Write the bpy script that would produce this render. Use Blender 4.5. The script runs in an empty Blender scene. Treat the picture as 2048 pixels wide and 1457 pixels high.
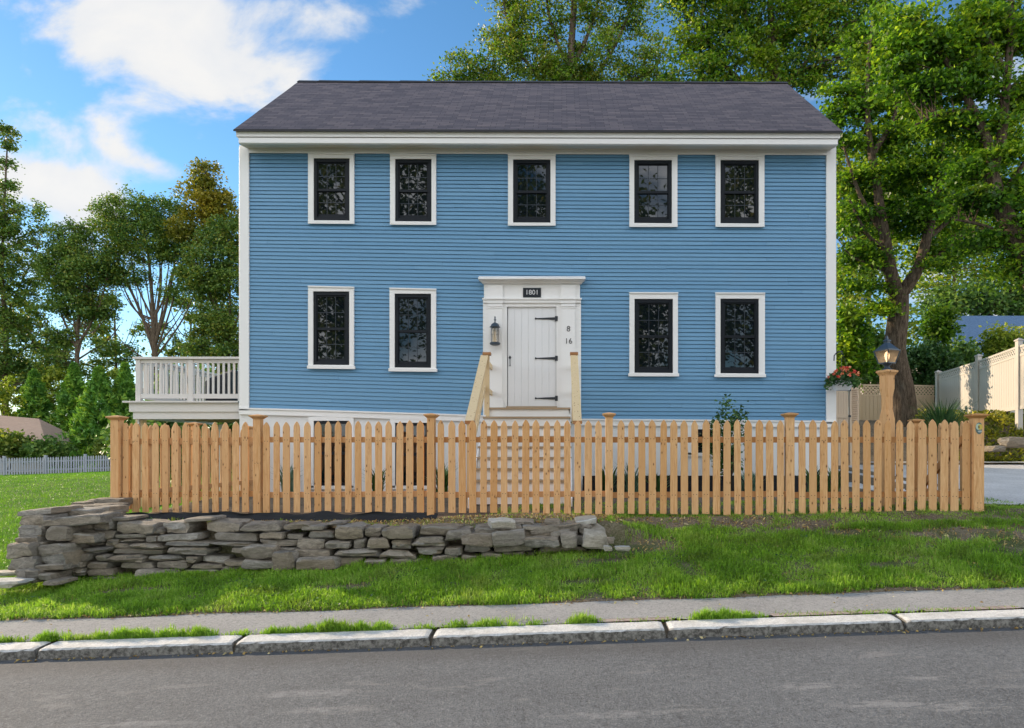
import bpy, bmesh, math, random
import numpy as np
from mathutils import Vector, Matrix, noise as mnoise

R = math.radians
S = bpy.context.scene
COL = S.collection
rnd = random.Random(7)
rng = np.random.default_rng(11)

# ------------------------------------------------------------------ camera
# Photo plane: 2048 x 1457, vanishing point (CX,HY), focal length F in photo pixels.
CX, HY, F, CZ = 1121.0, 900.0, 1340.0, 1.55
cam_d = bpy.data.cameras.new("camera"); cam = bpy.data.objects.new("camera", cam_d); COL.objects.link(cam)
cam.location = (0, 0, CZ); cam.rotation_euler = (R(90), 0, 0)
cam_d.sensor_width = 36; cam_d.lens = F / 2048 * 36
cam_d.shift_x = (1024 - CX) / 2048; cam_d.shift_y = (HY - 728.5) / 2048
cam_d.clip_start = 0.1; cam_d.clip_end = 2000
S.camera = cam

def W(px, py, d):                     # the point seen at photo pixel (px,py), d metres deep
    return Vector(((px - CX) * d / F, d, CZ - (py - HY) * d / F))
def WX(px, d): return (px - CX) * d / F
def WZ(py, d): return CZ - (py - HY) * d / F

# ------------------------------------------------------------------ light and sky
SUN = Vector((-0.80, 0.50, 0.33)).normalized()
S.view_settings.view_transform = 'Standard'; S.view_settings.look = 'None'
S.view_settings.gamma = 1; S.view_settings.exposure = 1.0
sl = bpy.data.lights.new("sun", 'SUN'); sl.energy = 3.8; sl.angle = R(0.5); sl.color = (1, .80, .56)
so = bpy.data.objects.new("sun", sl); COL.objects.link(so)
so.rotation_euler = (-SUN).to_track_quat('-Z', 'Y').to_euler(); so.location = (-30, 20, 30)

class NT:
    """tiny node helper"""
    def __init__(s, nt): s.t = nt; s.n = nt.nodes; s.l = nt.links
    def new(s, typ, **kw):
        n = s.n.new(typ)
        ins = kw.pop('i', {})
        for k, v in kw.items(): setattr(n, k, v)
        for k, v in ins.items():
            if isinstance(v, bpy.types.NodeSocket): s.l.new(v, n.inputs[k])
            else: n.inputs[k].default_value = v
        return n
    def m(s, op, a, b=0.0, c=None, clamp=False):
        n = s.n.new('ShaderNodeMath'); n.operation = op; n.use_clamp = clamp
        for k, v in enumerate((a, b) if c is None else (a, b, c)):
            if isinstance(v, bpy.types.NodeSocket): s.l.new(v, n.inputs[k])
            else: n.inputs[k].default_value = v
        return n.outputs[0]
    def ramp(s, fac, stops):
        n = s.n.new('ShaderNodeValToRGB'); e = n.color_ramp.elements
        while len(e) < len(stops): e.new(0.5)
        for k, (p, c) in enumerate(stops):
            e[k].position = p; e[k].color = (*c, 1) if len(c) == 3 else c
        s.l.new(fac, n.inputs[0]); return n.outputs[0]
    def mix(s, fac, a, b, blend='MIX'):
        n = s.n.new('ShaderNodeMix'); n.data_type = 'RGBA'; n.blend_type = blend
        for k, v in ((0, fac), (6, a), (7, b)):
            if isinstance(v, bpy.types.NodeSocket): s.l.new(v, n.inputs[k])
            else: n.inputs[k].default_value = v if k == 0 else ((*v, 1) if len(v) == 3 else v)
        return n.outputs[2]
    def map(s, v, a, b, c=0.0, d=1.0, smooth=True):
        n = s.n.new('ShaderNodeMapRange'); n.interpolation_type = 'SMOOTHSTEP' if smooth else 'LINEAR'
        s.l.new(v, n.inputs[0])
        for k, x in ((1, a), (2, b), (3, c), (4, d)): n.inputs[k].default_value = x
        return n.outputs[0]
    def noise(s, vec, scale, detail=3, rough=.55, dist=0.0):
        n = s.new('ShaderNodeTexNoise', i={'Scale': scale, 'Detail': detail, 'Roughness': rough, 'Distortion': dist})
        if vec is not None: s.l.new(vec, n.inputs['Vector'])
        return n.outputs[0]

w = bpy.data.worlds.new("World"); S.world = w; w.use_nodes = True
T = NT(w.node_tree); T.n.clear()
sky = T.new('ShaderNodeTexSky', sky_type='NISHITA', sun_disc=False, sun_elevation=math.asin(SUN.z),
            sun_rotation=math.atan2(SUN.x, SUN.y), air_density=1.0, dust_density=0.05, ozone_density=3.0)
hs = T.new('ShaderNodeHueSaturation', i={'Hue': .495, 'Saturation': 1.14, 'Value': 1.0, 'Color': sky.outputs[0]})
bg = T.new('ShaderNodeBackground', i={'Color': hs.outputs[0], 'Strength': 0.10})
tc = T.new('ShaderNodeTexCoord'); sx = T.new('ShaderNodeSeparateXYZ', i={0: tc.outputs['Generated']})
ay = T.m('MAXIMUM', T.m('ABSOLUTE', sx.outputs[1]), .08)
u = T.m('DIVIDE', sx.outputs[0], ay); v = T.m('DIVIDE', sx.outputs[2], ay)
uv = T.new('ShaderNodeCombineXYZ', i={0: u, 1: T.m('MULTIPLY', v, 1.5), 2: T.m('MULTIPLY', T.m('SIGN', sx.outputs[1]), 3.0)}).outputs[0]
nz = T.noise(uv, 4.2, 7, .56, .3)
nz2 = T.noise(uv, 1.3, 3, .5)
def blob(px, py, rx, ry, amp, tilt=0.0):
    cu, cv = (px - CX) / F, (HY - py) / F
    du = T.m('DIVIDE', T.m('SUBTRACT', u, cu), rx / F)
    dv = T.m('DIVIDE', T.m('SUBTRACT', T.m('SUBTRACT', v, cv), T.m('MULTIPLY', T.m('SUBTRACT', u, cu), tilt)), ry / F)
    r2 = T.m('ADD', T.m('MULTIPLY', du, du), T.m('MULTIPLY', dv, dv))
    return T.m('MULTIPLY', T.m('POWER', 2.718, T.m('MULTIPLY', r2, -1)), amp)
blobs = [blob(230, 55, 190, 95, .50), blob(440, 110, 200, 100, .56, -.3), blob(600, 25, 170, 55, .36, -.1),
         blob(700, 70, 90, 22, .16), blob(90, 370, 170, 62, .46, -.32), blob(185, 400, 95, 45, .3), blob(275, 318, 100, 26, .2, -.35),
         blob(350, 352, 90, 26, .18, -.3), blob(150, 470, 180, 50, .22), blob(60, 215, 80, 20, .1), blob(850, 10, 60, 16, .12),
         blob(1000, 800, 2200, 170, .2)]
acc = blobs[0]
for b in blobs[1:]: acc = T.m('ADD', acc, b)
front = T.m('GREATER_THAN', sx.outputs[1], 0.0)
rear = T.m('SUBTRACT', 1.0, front)
up = T.map(sx.outputs[2], .9, .75)                       # no clouds straight overhead, where u,v run away
cov = T.m('ADD', T.m('MULTIPLY', acc, front), T.m('MULTIPLY', T.m('MULTIPLY', nz2, .9), rear))
dens = T.map(T.m('ADD', T.m('MULTIPLY', T.m('SUBTRACT', nz, .5), 2.0), T.m('ADD', cov, .4)), .55, .92)
dens = T.m('MULTIPLY', T.m('MULTIPLY', dens, up), .97)
ccol = T.ramp(T.m('ADD', nz, T.m('MULTIPLY', acc, .25)), [(.3, (.74, .80, .90)), (.75, (1, .985, .96))])
cst = T.m('ADD', T.m('MULTIPLY', front, .47), T.m('MULTIPLY', rear, 1.62))  # unseen clouds behind the camera are added brighter, as fill for the facade
bgc = T.new('ShaderNodeBackground', i={'Color': ccol, 'Strength': cst})
mx = T.new('ShaderNodeMixShader', i={0: dens, 1: bg.outputs[0], 2: bgc.outputs[0]})
out = T.new('ShaderNodeOutputWorld', i={0: mx.outputs[0]})

# ------------------------------------------------------------------ materials
def mat(name, col=(.5, .5, .5), rough=.6, spec=.4, fn=None, metal=0.0):
    m = bpy.data.materials.new(name); m.use_nodes = True
    t = NT(m.node_tree); bs = t.n['Principled BSDF']
    bs.inputs['Base Color'].default_value = (*col, 1); bs.inputs['Roughness'].default_value = rough
    bs.inputs['Specular IOR Level'].default_value = spec; bs.inputs['Metallic'].default_value = metal
    if fn:
        r = fn(t, bs)
        if r is not None: t.l.new(r, bs.inputs['Base Color'])
    return m
def pos(t): return t.new('ShaderNodeNewGeometry').outputs['Position']
def objc(t, spread=37.0):
    c = t.new('ShaderNodeTexCoord').outputs['Object']; r = t.new('ShaderNodeObjectInfo').outputs['Random']
    return t.new('ShaderNodeVectorMath', operation='ADD', i={0: c, 1: t.new('ShaderNodeCombineXYZ', i={0: t.m('MULTIPLY', r, spread), 1: t.m('MULTIPLY', r, spread * 1.7), 2: t.m('MULTIPLY', r, spread * .6)}).outputs[0]}).outputs[0], r
def scalev(t, v, s): return t.new('ShaderNodeVectorMath', operation='MULTIPLY', i={0: v, 1: s}).outputs[0]
def bump(t, bs, h, strength=.3, dist=.01):
    n = t.new('ShaderNodeBump', i={'Height': h, 'Strength': strength, 'Distance': dist}); t.l.new(n.outputs[0], bs.inputs['Normal'])
def island(t): return t.new('ShaderNodeNewGeometry').outputs['Random Per Island']

def paint(c, var=.06, dirt=(.45, .42, .36)):
    def f(t, bs):
        p = pos(t); n = t.noise(p, 1.3, 4); n2 = t.noise(scalev(t, p, (1, 1, 4)), 9, 4)
        k = t.m('ADD', t.m('MULTIPLY', n, var), t.m('MULTIPLY', n2, var))
        col = t.mix(k, c, tuple(x * .62 for x in c))
        col = t.mix(t.map(t.noise(p, 5, 6, .7), .66, .86, 0, .28), col, dirt)
        bump(t, bs, n2, .06, .004); return col
    return f
def f_siding(t, bs):
    p = pos(t); r = island(t)
    n = t.noise(scalev(t, p, (1, 1, 10)), 3.0, 5, .6); g = t.noise(scalev(t, p, (1.2, 1, 30)), 14, 4)
    c = t.mix(r, (.108, .248, .395), (.130, .278, .425))
    c = t.mix(t.map(n, .35, .75, 0, .3), c, (.125, .285, .48))
    c = t.mix(t.map(t.noise(p, 1.1, 5, .65), .62, .85, 0, .22), c, (.17, .25, .34))
    bump(t, bs, g, .12, .004); return c
def f_roof(t, bs):
    tcg = t.new('ShaderNodeTexCoord').outputs['Object']
    br = t.new('ShaderNodeTexBrick', offset=.37, i={'Vector': tcg, 'Color1': (0, 0, 0, 1), 'Color2': (1, 1, 1, 1), 'Mortar': (.5, .5, .5, 1), 'Scale': 1.0, 'Mortar Size': .004, 'Brick Width': .28, 'Row Height': .115, 'Bias': 0})
    n = t.noise(scalev(t, tcg, (1, 2.2, 1)), 2.2, 4); fine = t.noise(tcg, 160, 2)
    c = t.ramp(t.m('ADD', t.m('MULTIPLY', br.outputs[0], .3), t.m('ADD', t.m('MULTIPLY', n, .22), t.m('MULTIPLY', t.noise(scalev(t, tcg, (2.2, 16, 1)), 3, 3), .5))),
               [(.15, (.045, .042, .052)), (.4, (.085, .075, .088)), (.6, (.13, .110, .120)), (.85, (.20, .162, .158))])
    c = t.mix(br.outputs[1], c, (.02, .02, .022)); c = t.mix(t.map(fine, .4, .8, 0, .4), c, (.15, .14, .15))
    sep = t.new('ShaderNodeSeparateXYZ', i={0: tcg})
    saw = t.m('FRACT', t.m('DIVIDE', sep.outputs[1], .115))
    bump(t, bs, t.m('SUBTRACT', t.m('ADD', t.m('MULTIPLY', br.outputs[0], .4), t.m('MULTIPLY', fine, .25)), saw), .8, .012); return c
def f_wood(c0, c1, knot=True, nails=False):
    def f(t, bs):
        v, r = objc(t)
        g = t.noise(scalev(t, v, (9, 9, .7)), 6, 5, .6, .8); g2 = t.noise(scalev(t, v, (30, 30, 1.2)), 8, 3)
        c = t.mix(t.map(g, .3, .72), c0, c1)
        c = t.mix(t.map(g2, .5, .8, 0, .3), c, tuple(x * .55 for x in c0))
        c = t.mix(t.m('MULTIPLY', t.m('POWER', r, 1.3), .85), c, (c1[0] * .72, c1[1] * .58, c1[2] * .42)); r2 = t.m('FRACT', t.m('MULTIPLY', r, 17.3)); c = t.mix(t.m('MULTIPLY', r2, .3), c, (c1[0], c1[1] * 1.08, c1[2] * 1.25))
        if nails:
            q = t.new('ShaderNodeSeparateXYZ', i={0: t.new('ShaderNodeTexCoord').outputs['Object']}); ax = t.m('SUBTRACT', t.m('ABSOLUTE', q.outputs[0]), .02)
            for zc in (.235, .965):
                dz = t.m('SUBTRACT', t.m('SUBTRACT', q.outputs[2], zc), t.m('MULTIPLY', r2, .03)); d2 = t.m('ADD', t.m('MULTIPLY', ax, ax), t.m('MULTIPLY', dz, dz)); c = t.mix(t.map(d2, .00002, .00006, .8, 0), c, (.12, .07, .04))
        if knot:
            vo = t.new('ShaderNodeTexVoronoi', i={'Vector': scalev(t, v, (1.6, 1.6, .75)), 'Scale': 11.0, 'Randomness': 1.0})
            gate = t.m('GREATER_THAN', t.noise(scalev(t, v, (1.6, 1.6, .75)), 5.1, 0), .44)
            kk = t.m('MULTIPLY', t.map(vo.outputs[0], .085, .15, 1, 0), gate)
            ring = t.m('MULTIPLY', t.map(vo.outputs[0], .12, .3, .35, 0), gate)
            c = t.mix(ring, c, (.36, .15, .045)); c = t.mix(t.m('MULTIPLY', kk, .88), c, (.085, .035, .014))
        bump(t, bs, g, .15, .003); return c
    return f
def f_stone(c0, c1, c2):
    def f(t, bs):
        v, r = objc(t); isl = island(t); rr = t.m('FRACT', t.m('ADD', r, isl))
        n = t.noise(scalev(t, v, (1, 1, 2.6)), 9, 8, .72, .6); fine = t.noise(v, 48, 4, .75)
        c = t.mix(t.map(n, .3, .72), c0, c1); c = t.mix(t.m('MULTIPLY', rr, .6), c, c2); c = t.mix(1.0, c, t.mix(t.m('FRACT', t.m('MULTIPLY', rr, 3.7)), (.85, .85, .85), (1.4, 1.4, 1.4)), 'MULTIPLY')
        c = t.mix(t.map(t.noise(v, 13, 6, .75), .58, .7, 0, .6), c, (.33, .32, .29))
        c = t.mix(t.map(fine, .5, .8, 0, .55), c, (.05, .048, .044))
        hue = t.mix(t.m('FRACT', t.m('MULTIPLY', rr, 7.3)), (1.09, 1.0, .88), (.94, .98, 1.04)); c = t.mix(1.0, c, hue, 'MULTIPLY')
        bump(t, bs, t.m('ADD', n, t.m('MULTIPLY', fine, .45)), 1.0, .035); return c
    return f
def f_asphalt(base, lo, hi, patches=True, agg=75):
    def f(t, bs):
        p = pos(t); n = t.noise(p, 1.0, 5, .6); fine = t.noise(p, agg, 3, .8); mid = t.noise(p, 26, 4, .7)
        c = t.mix(t.map(n, .3, .75), base, tuple(x * 1.28 for x in base))
        k = t.m('ADD', t.m('MULTIPLY', fine, .65), t.m('MULTIPLY', mid, .35))
        c = t.mix(t.map(k, .5, .64, 0, .7), c, hi); c = t.mix(t.map(k, .5, .36, 0, .75), c, lo)
        if patches:
            q = t.noise(scalev(t, p, (.8, 2.2, 1)), 1.35, 6, .7, .4)
            c = t.mix(t.map(q, .57, .70, 0, .45), c, (.27, .268, .265)); sp0 = t.new('ShaderNodeSeparateXYZ', i={0: p}); acc_ = None
            for bx0, by0, brx, bry in ((1.64, 4.25, .36, .08), (1.86, 3.92, .32, .075), (2.32, 3.84, .32, .10), (2.36, 4.32, .2, .06), (-1.7, 4.4, .45, .09), (-1.45, 4.12, .3, .07), (-2.6, 4.0, .5, .07), (.3, 3.9, .4, .06)):
                e1 = t.m('DIVIDE', t.m('SUBTRACT', sp0.outputs[0], bx0), brx); e2 = t.m('DIVIDE', t.m('SUBTRACT', sp0.outputs[1], by0), bry); g_ = t.m('POWER', 2.718, t.m('MULTIPLY', t.m('ADD', t.m('MULTIPLY', e1, e1), t.m('MULTIPLY', e2, e2)), -1)); acc_ = g_ if acc_ is None else t.m('ADD', acc_, g_)
            c = t.mix(t.map(t.m('MULTIPLY', acc_, t.map(t.noise(scalev(t, p, (.7, 2, 1)), 9, 6, .75), .35, .62)), .1, .9, 0, .5), c, (.30, .302, .305))
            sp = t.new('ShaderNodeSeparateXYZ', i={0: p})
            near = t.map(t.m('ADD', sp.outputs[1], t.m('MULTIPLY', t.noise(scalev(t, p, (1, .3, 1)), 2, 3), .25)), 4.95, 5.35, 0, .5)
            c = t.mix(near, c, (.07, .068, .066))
        bump(t, bs, k, 1.0, .016); return c
    return f
def f_granite(t, bs):
    p = pos(t); n = t.noise(p, 60, 4, .75); m = t.noise(p, 6, 5, .65)
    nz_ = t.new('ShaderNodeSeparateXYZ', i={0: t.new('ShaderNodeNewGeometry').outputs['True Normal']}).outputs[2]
    c = t.ramp(n, [(.3, (.42, .41, .395)), (.5, (.62, .61, .59)), (.7, (.76, .75, .72))])
    c = t.mix(t.map(m, .42, .66, 0, .5), c, (.36, .35, .32))
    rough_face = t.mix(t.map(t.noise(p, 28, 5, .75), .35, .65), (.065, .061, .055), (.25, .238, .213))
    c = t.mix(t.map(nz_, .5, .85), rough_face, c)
    bump(t, bs, t.m('ADD', n, m), .7, .01); return c
def f_soil(t, bs):
    p = pos(t); n = t.noise(p, 2.2, 6, .65); f = t.noise(p, 45, 4, .75)
    c = t.mix(t.map(n, .35, .7), (.105, .078, .052), (.19, .15, .105))
    c = t.mix(t.map(f, .45, .7), c, (.27, .23, .175)); c = t.mix(t.map(f, .46, .3), c, (.045, .034, .022))
    sp = t.new('ShaderNodeSeparateXYZ', i={0: p})
    lawn = t.m('MAXIMUM', t.map(sp.outputs[0], -6.1, -6.6), t.map(sp.outputs[1], 20, 23))
    bk = t.m('MULTIPLY', t.map(sp.outputs[1], 6.3, 6.45), t.map(sp.outputs[1], 8.2, 7.6)); lawn = t.m('MAXIMUM', lawn, t.m('MULTIPLY', bk, t.map(n, .62, .45, .0, .55)))
    c = t.mix(lawn, c, t.mix(t.map(n, .3, .7), (.045, .10, .014), (.085, .145, .025)))
    bump(t, bs, f, .8, .02); return c
def leafmat(name, stops, trans=.35, rough=.5, nscale=.55, yellow=None):
    m = bpy.data.materials.new(name); m.use_nodes = True; t = NT(m.node_tree); t.n.clear()
    r = island(t); p = pos(t); n = t.noise(p, nscale, 3)
    k = t.m('ADD', t.m('MULTIPLY', r, .55), t.m('MULTIPLY', t.map(n, .3, .7), .45))
    c = t.ramp(k, stops)
    if yellow: c = t.mix(t.map(t.noise(p, nscale * 1.7, 2), .5, .72, 0, yellow[1]), c, yellow[0])
    bs = t.new('ShaderNodeBsdfPrincipled', i={'Base Color': c, 'Roughness': rough, 'Specular IOR Level': .35})
    tr = t.new('ShaderNodeBsdfTranslucent', i={'Color': t.mix(.5, c, (1.5, 1.55, .35), 'MULTIPLY')})
    tr.inputs[0].default_value = (0, 0, 0, 1)
    mxs = t.new('ShaderNodeMixShader', i={0: trans, 1: bs.outputs[0], 2: tr.outputs[0]})
    t.new('ShaderNodeOutputMaterial', i={0: mxs.outputs[0]}); return m
def f_bark(c0, c1):
    def f(t, bs):
        p = pos(t); n = t.noise(scalev(t, p, (5, 5, 1.0)), 4, 6, .7, .6); f_ = t.noise(scalev(t, p, (3, 3, 1)), 22, 4)
        c = t.mix(t.map(n, .35, .65), c0, c1); c = t.mix(t.map(t.noise(p, 2.2, 4), .58, .74, 0, .5), c, (.16, .15, .115))
        bump(t, bs, t.m('ADD', n, t.m('MULTIPLY', f_, .4)), 1.0, .04); return c
    return f
def glassmat(name, tint, ior=1.9):
    def f(t, bs):
        p = pos(t); bs.inputs['IOR'].default_value = ior
        bump(t, bs, t.noise(p, 1.6, 2), .05, .02)
    return mat(name, tint, .015, .5, f)
def clearglass(name, col, fac=.25):
    m = bpy.data.materials.new(name); m.use_nodes = True; t = NT(m.node_tree); t.n.clear()
    tr = t.new('ShaderNodeBsdfTransparent', i={'Color': (*col, 1)}); g = t.new('ShaderNodeBsdfGlossy', i={'Color': (1, 1, 1, 1), 'Roughness': .12})
    df = t.new('ShaderNodeBsdfTranslucent', i={'Color': (*col, 1)}); a = t.new('ShaderNodeMixShader', i={0: .3, 1: tr.outputs[0], 2: df.outputs[0]})
    b = t.new('ShaderNodeMixShader', i={0: fac * .4, 1: a.outputs[0], 2: g.outputs[0]}); t.new('ShaderNodeOutputMaterial', i={0: b.outputs[0]}); return m

M = {}
M['siding'] = mat('blue clapboard paint', rough=.5, spec=.35, fn=f_siding)
M['white'] = mat('white trim paint', rough=.5, fn=paint((.76, .75, .735)))
M['deckwhite'] = mat('deck paint', rough=.55, fn=paint((.60, .57, .545), .12))
M['found'] = mat('foundation paint', rough=.7, fn=paint((.70, .70, .695), .12))
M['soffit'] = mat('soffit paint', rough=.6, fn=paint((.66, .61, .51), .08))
M['roof'] = mat('dark asphalt shingles', rough=.9, spec=.2, fn=f_roof)
M['roofedge'] = mat('roof edge', (.035, .035, .04), .8)
M['black'] = mat('black window sash', (.007, .010, .015), .45, .22)
M['bluesash'] = mat('muntin', (.022, .03, .042), .4)
M['glass'] = glassmat('window glass', (.004, .007, .010), 1.62)
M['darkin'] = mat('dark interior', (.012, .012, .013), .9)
M['iron'] = mat('black iron', (.018, .022, .03), .42, .5)
M['lantern'] = mat('blue black lantern metal', (.03, .048, .07), .35, .5)
M['door'] = mat('door paint', rough=.45, fn=paint((.70, .70, .705), .06))
M['cedar'] = mat('cedar', rough=.65, spec=.25, fn=f_wood((.53, .255, .092), (.74, .46, .225), nails=True))
M['cedar_rail'] = mat('cedar rail', rough=.7, spec=.2, fn=f_wood((.46, .22, .085), (.56, .30, .13), False))
M['cedar_cap'] = mat('cedar cap', rough=.6, fn=f_wood((.5, .25, .09), (.62, .35, .15), False))
M['pine'] = mat('pale pine', rough=.65, fn=f_wood((.60, .45, .245), (.68, .54, .33)))
M['browncap'] = mat('brown cap', rough=.6, fn=f_wood((.30, .135, .045), (.36, .18, .07), False))
M['tread'] = mat('tread wood', rough=.7, fn=f_wood((.33, .25, .16), (.42, .33, .22), False))
M['stone'] = mat('field stone', rough=.85, spec=.25, fn=f_stone((.125, .113, .096), (.35, .32, .275), (.22, .19, .15)))
M['palestone'] = mat('pale stone', rough=.85, spec=.2, fn=f_stone((.33, .325, .29), (.52, .51, .475), (.42, .41, .38)))
M['asphalt'] = mat('asphalt', rough=.88, spec=.25, fn=f_asphalt((.118, .124, .132), (.05, .051, .054), (.25, .258, .268)))
M['walk'] = mat('sidewalk asphalt', rough=.9, spec=.2, fn=f_asphalt((.27, .268, .265), (.14, .14, .14), (.40, .395, .39), False, 60))
M['drive'] = mat('driveway gravelly asphalt', rough=.9, spec=.2, fn=f_asphalt((.50, .49, .48), (.27, .265, .26), (.68, .67, .66), False, 40))
M['granite'] = mat('granite kerb', rough=.8, spec=.25, fn=f_granite)
M['soil'] = mat('soil', rough=.95, spec=.1, fn=f_soil)
M['fabric'] = mat('black landscape fabric', rough=.75, fn=lambda t, bs: (bump(t, bs, t.noise(scalev(t, pos(t), (1, 1, 4)), 6, 4), .6, .05), t.mix(t.noise(pos(t), 9, 3), (.005, .006, .008), (.014, .016, .02)))[1])
def f_brick(t, bs):
    p = pos(t); b = t.new('ShaderNodeTexBrick', i={'Vector': p, 'Color1': (.25, .19, .165, 1), 'Color2': (.36, .30, .27, 1), 'Mortar': (.16, .14, .11, 1), 'Scale': 1.0, 'Mortar Size': .008, 'Brick Width': .2, 'Row Height': .1})
    return t.mix(t.map(t.noise(p, 25, 4), .4, .7, 0, .6), b.outputs[0], (.40, .37, .33))
M['brick'] = mat('edging brick', rough=.9, fn=f_brick)
M['vinyl'] = mat('grey white vinyl', rough=.45, fn=paint((.49, .455, .41), .08))
M['tan'] = mat('tan vinyl', rough=.5, fn=paint((.60, .45, .31), .08))
M['tanroof'] = mat('tan shingles', rough=.9, fn=lambda t, bs: (bump(t, bs, t.noise(scalev(t, pos(t), (1, 1, 6)), 6, 4), .5, .03), t.mix(t.noise(scalev(t, pos(t), (1, 1, 8)), 4, 4), (.30, .2, .145), (.46, .33, .25)))[1])
M['blueroof'] = mat('blue grey shingles', rough=.9, fn=lambda t, bs: (bump(t, bs, t.noise(scalev(t, pos(t), (1.5, 1.5, 9)), 5, 5), .7, .04), t.mix(t.map(t.noise(scalev(t, pos(t), (2, 2, 10)), 5, 5), .3, .7), (.055, .105, .19), (.10, .17, .28)))[1])
M['housewall'] = mat('neighbour wall', rough=.7, fn=paint((.42, .38, .33), .1))
M['farwhite'] = mat('weathered white fence', rough=.7, fn=paint((.34, .36, .40), .2))
M['bark'] = mat('bark', rough=.95, spec=.1, fn=f_bark((.055, .040, .028), (.165, .125, .088)))
M['twig'] = mat('twig bark', (.06, .045, .03), .9, .1)
M['lit'] = mat('lamp glass', (.8, .6, .4), .3)
M['pot'] = mat('white pot', rough=.4, fn=paint((.74, .74, .75), .05))
M['letterw'] = mat('white lettering', (.62, .62, .64), .5)
M['letterk'] = mat('black lettering', (.03, .03, .035), .5)
M['plaque'] = mat('plaque', (.007, .011, .018), .4)
M['lanternglass'] = clearglass('lantern glass', (.93, .86, .74))
M['lampglass'] = clearglass('post lamp glass', (.86, .70, .52))
def emis(name, col, st):
    m = bpy.data.materials.new(name); m.use_nodes = True; t = NT(m.node_tree); t.n.clear()
    e = t.new('ShaderNodeEmission', i={0: (*col, 1), 1: st}); t.new('ShaderNodeOutputMaterial', i={0: e.outputs[0]}); return m
M['bulb'] = emis('lit bulb', (1, .76, .5), 2.0)
M['candle'] = mat('cream candle tube', (.62, .52, .38), .6)
G = lambda *c: [(k / (len(c) - 1) * .8 + .1, tuple(q * 1.45 for q in x)) for k, x in enumerate(c)]
M['leaf_maple'] = leafmat('maple leaves', G((.022, .062, .006), (.045, .112, .01), (.105, .20, .014), (.25, .33, .022)), .55, .45, .5, ((.24, .25, .02), .35))
M['leaf_deep'] = leafmat('deep green maple leaves', G((.014, .046, .006), (.027, .076, .009), (.05, .12, .013), (.085, .165, .018)), .4, .45, .5)
M['leaf_dark'] = leafmat('dark green leaves', G((.03, .07, .019), (.055, .115, .027), (.098, .165, .036), (.17, .22, .045)), .4)
M['leaf_olive'] = leafmat('olive autumn leaves', G((.042, .076, .018), (.075, .125, .022), (.13, .165, .026), (.21, .20, .03)), .4, .5, .45, ((.20, .135, .016), .4))
M['leaf_gold'] = leafmat('golden autumn leaves', G((.06, .078, .012), (.11, .115, .014), (.18, .16, .018), (.26, .20, .022)), .4, .5, .4)
M['leaf_yg'] = leafmat('sunlit yellow green leaves', G((.05, .09, .012), (.11, .16, .018), (.2, .24, .03), (.32, .32, .05)), .45)  # lighter and yellower: sunlight on far crowns and shrubs put into the leaf colour
M['leaf_con'] = leafmat('conifer sprays', G((.04, .11, .02), (.07, .17, .025), (.13, .25, .035), (.26, .36, .04)), .35, .6, 1.2)
M['leaf_gard'] = leafmat('garden leaves', G((.014, .042, .016), (.028, .072, .024), (.05, .11, .03), (.09, .15, .04)), .3, .5, 3)
M['leaf_blue'] = leafmat('blue green leaves', G((.03, .075, .05), (.05, .11, .08), (.09, .16, .12), (.14, .2, .16)), .25, .5, 3)
M['leaf_bed'] = leafmat('groundcover', G((.04, .06, .008), (.09, .11, .01), (.2, .2, .015), (.34, .30, .03)), .3, .6, 1.5)
M['grass'] = leafmat('bank grass', G((.075, .15, .013), (.12, .235, .02), (.19, .32, .03), (.28, .37, .09)), .45, .5, 1.6, ((.15, .15, .045), .35))
M['lawn'] = leafmat('lawn grass', G((.05, .13, .010), (.075, .18, .013), (.115, .235, .018), (.17, .28, .025)), .3, .5, .8)
M['litter'] = leafmat('fallen leaves', G((.12, .07, .025), (.22, .13, .04), (.34, .25, .09), (.42, .36, .2)), .1, .8, 9)
M['bloom'] = leafmat('red and pink blossoms', G((.40, .025, .025), (.50, .07, .05), (.54, .19, .10), (.58, .40, .24)), .2, .5, 6)

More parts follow.
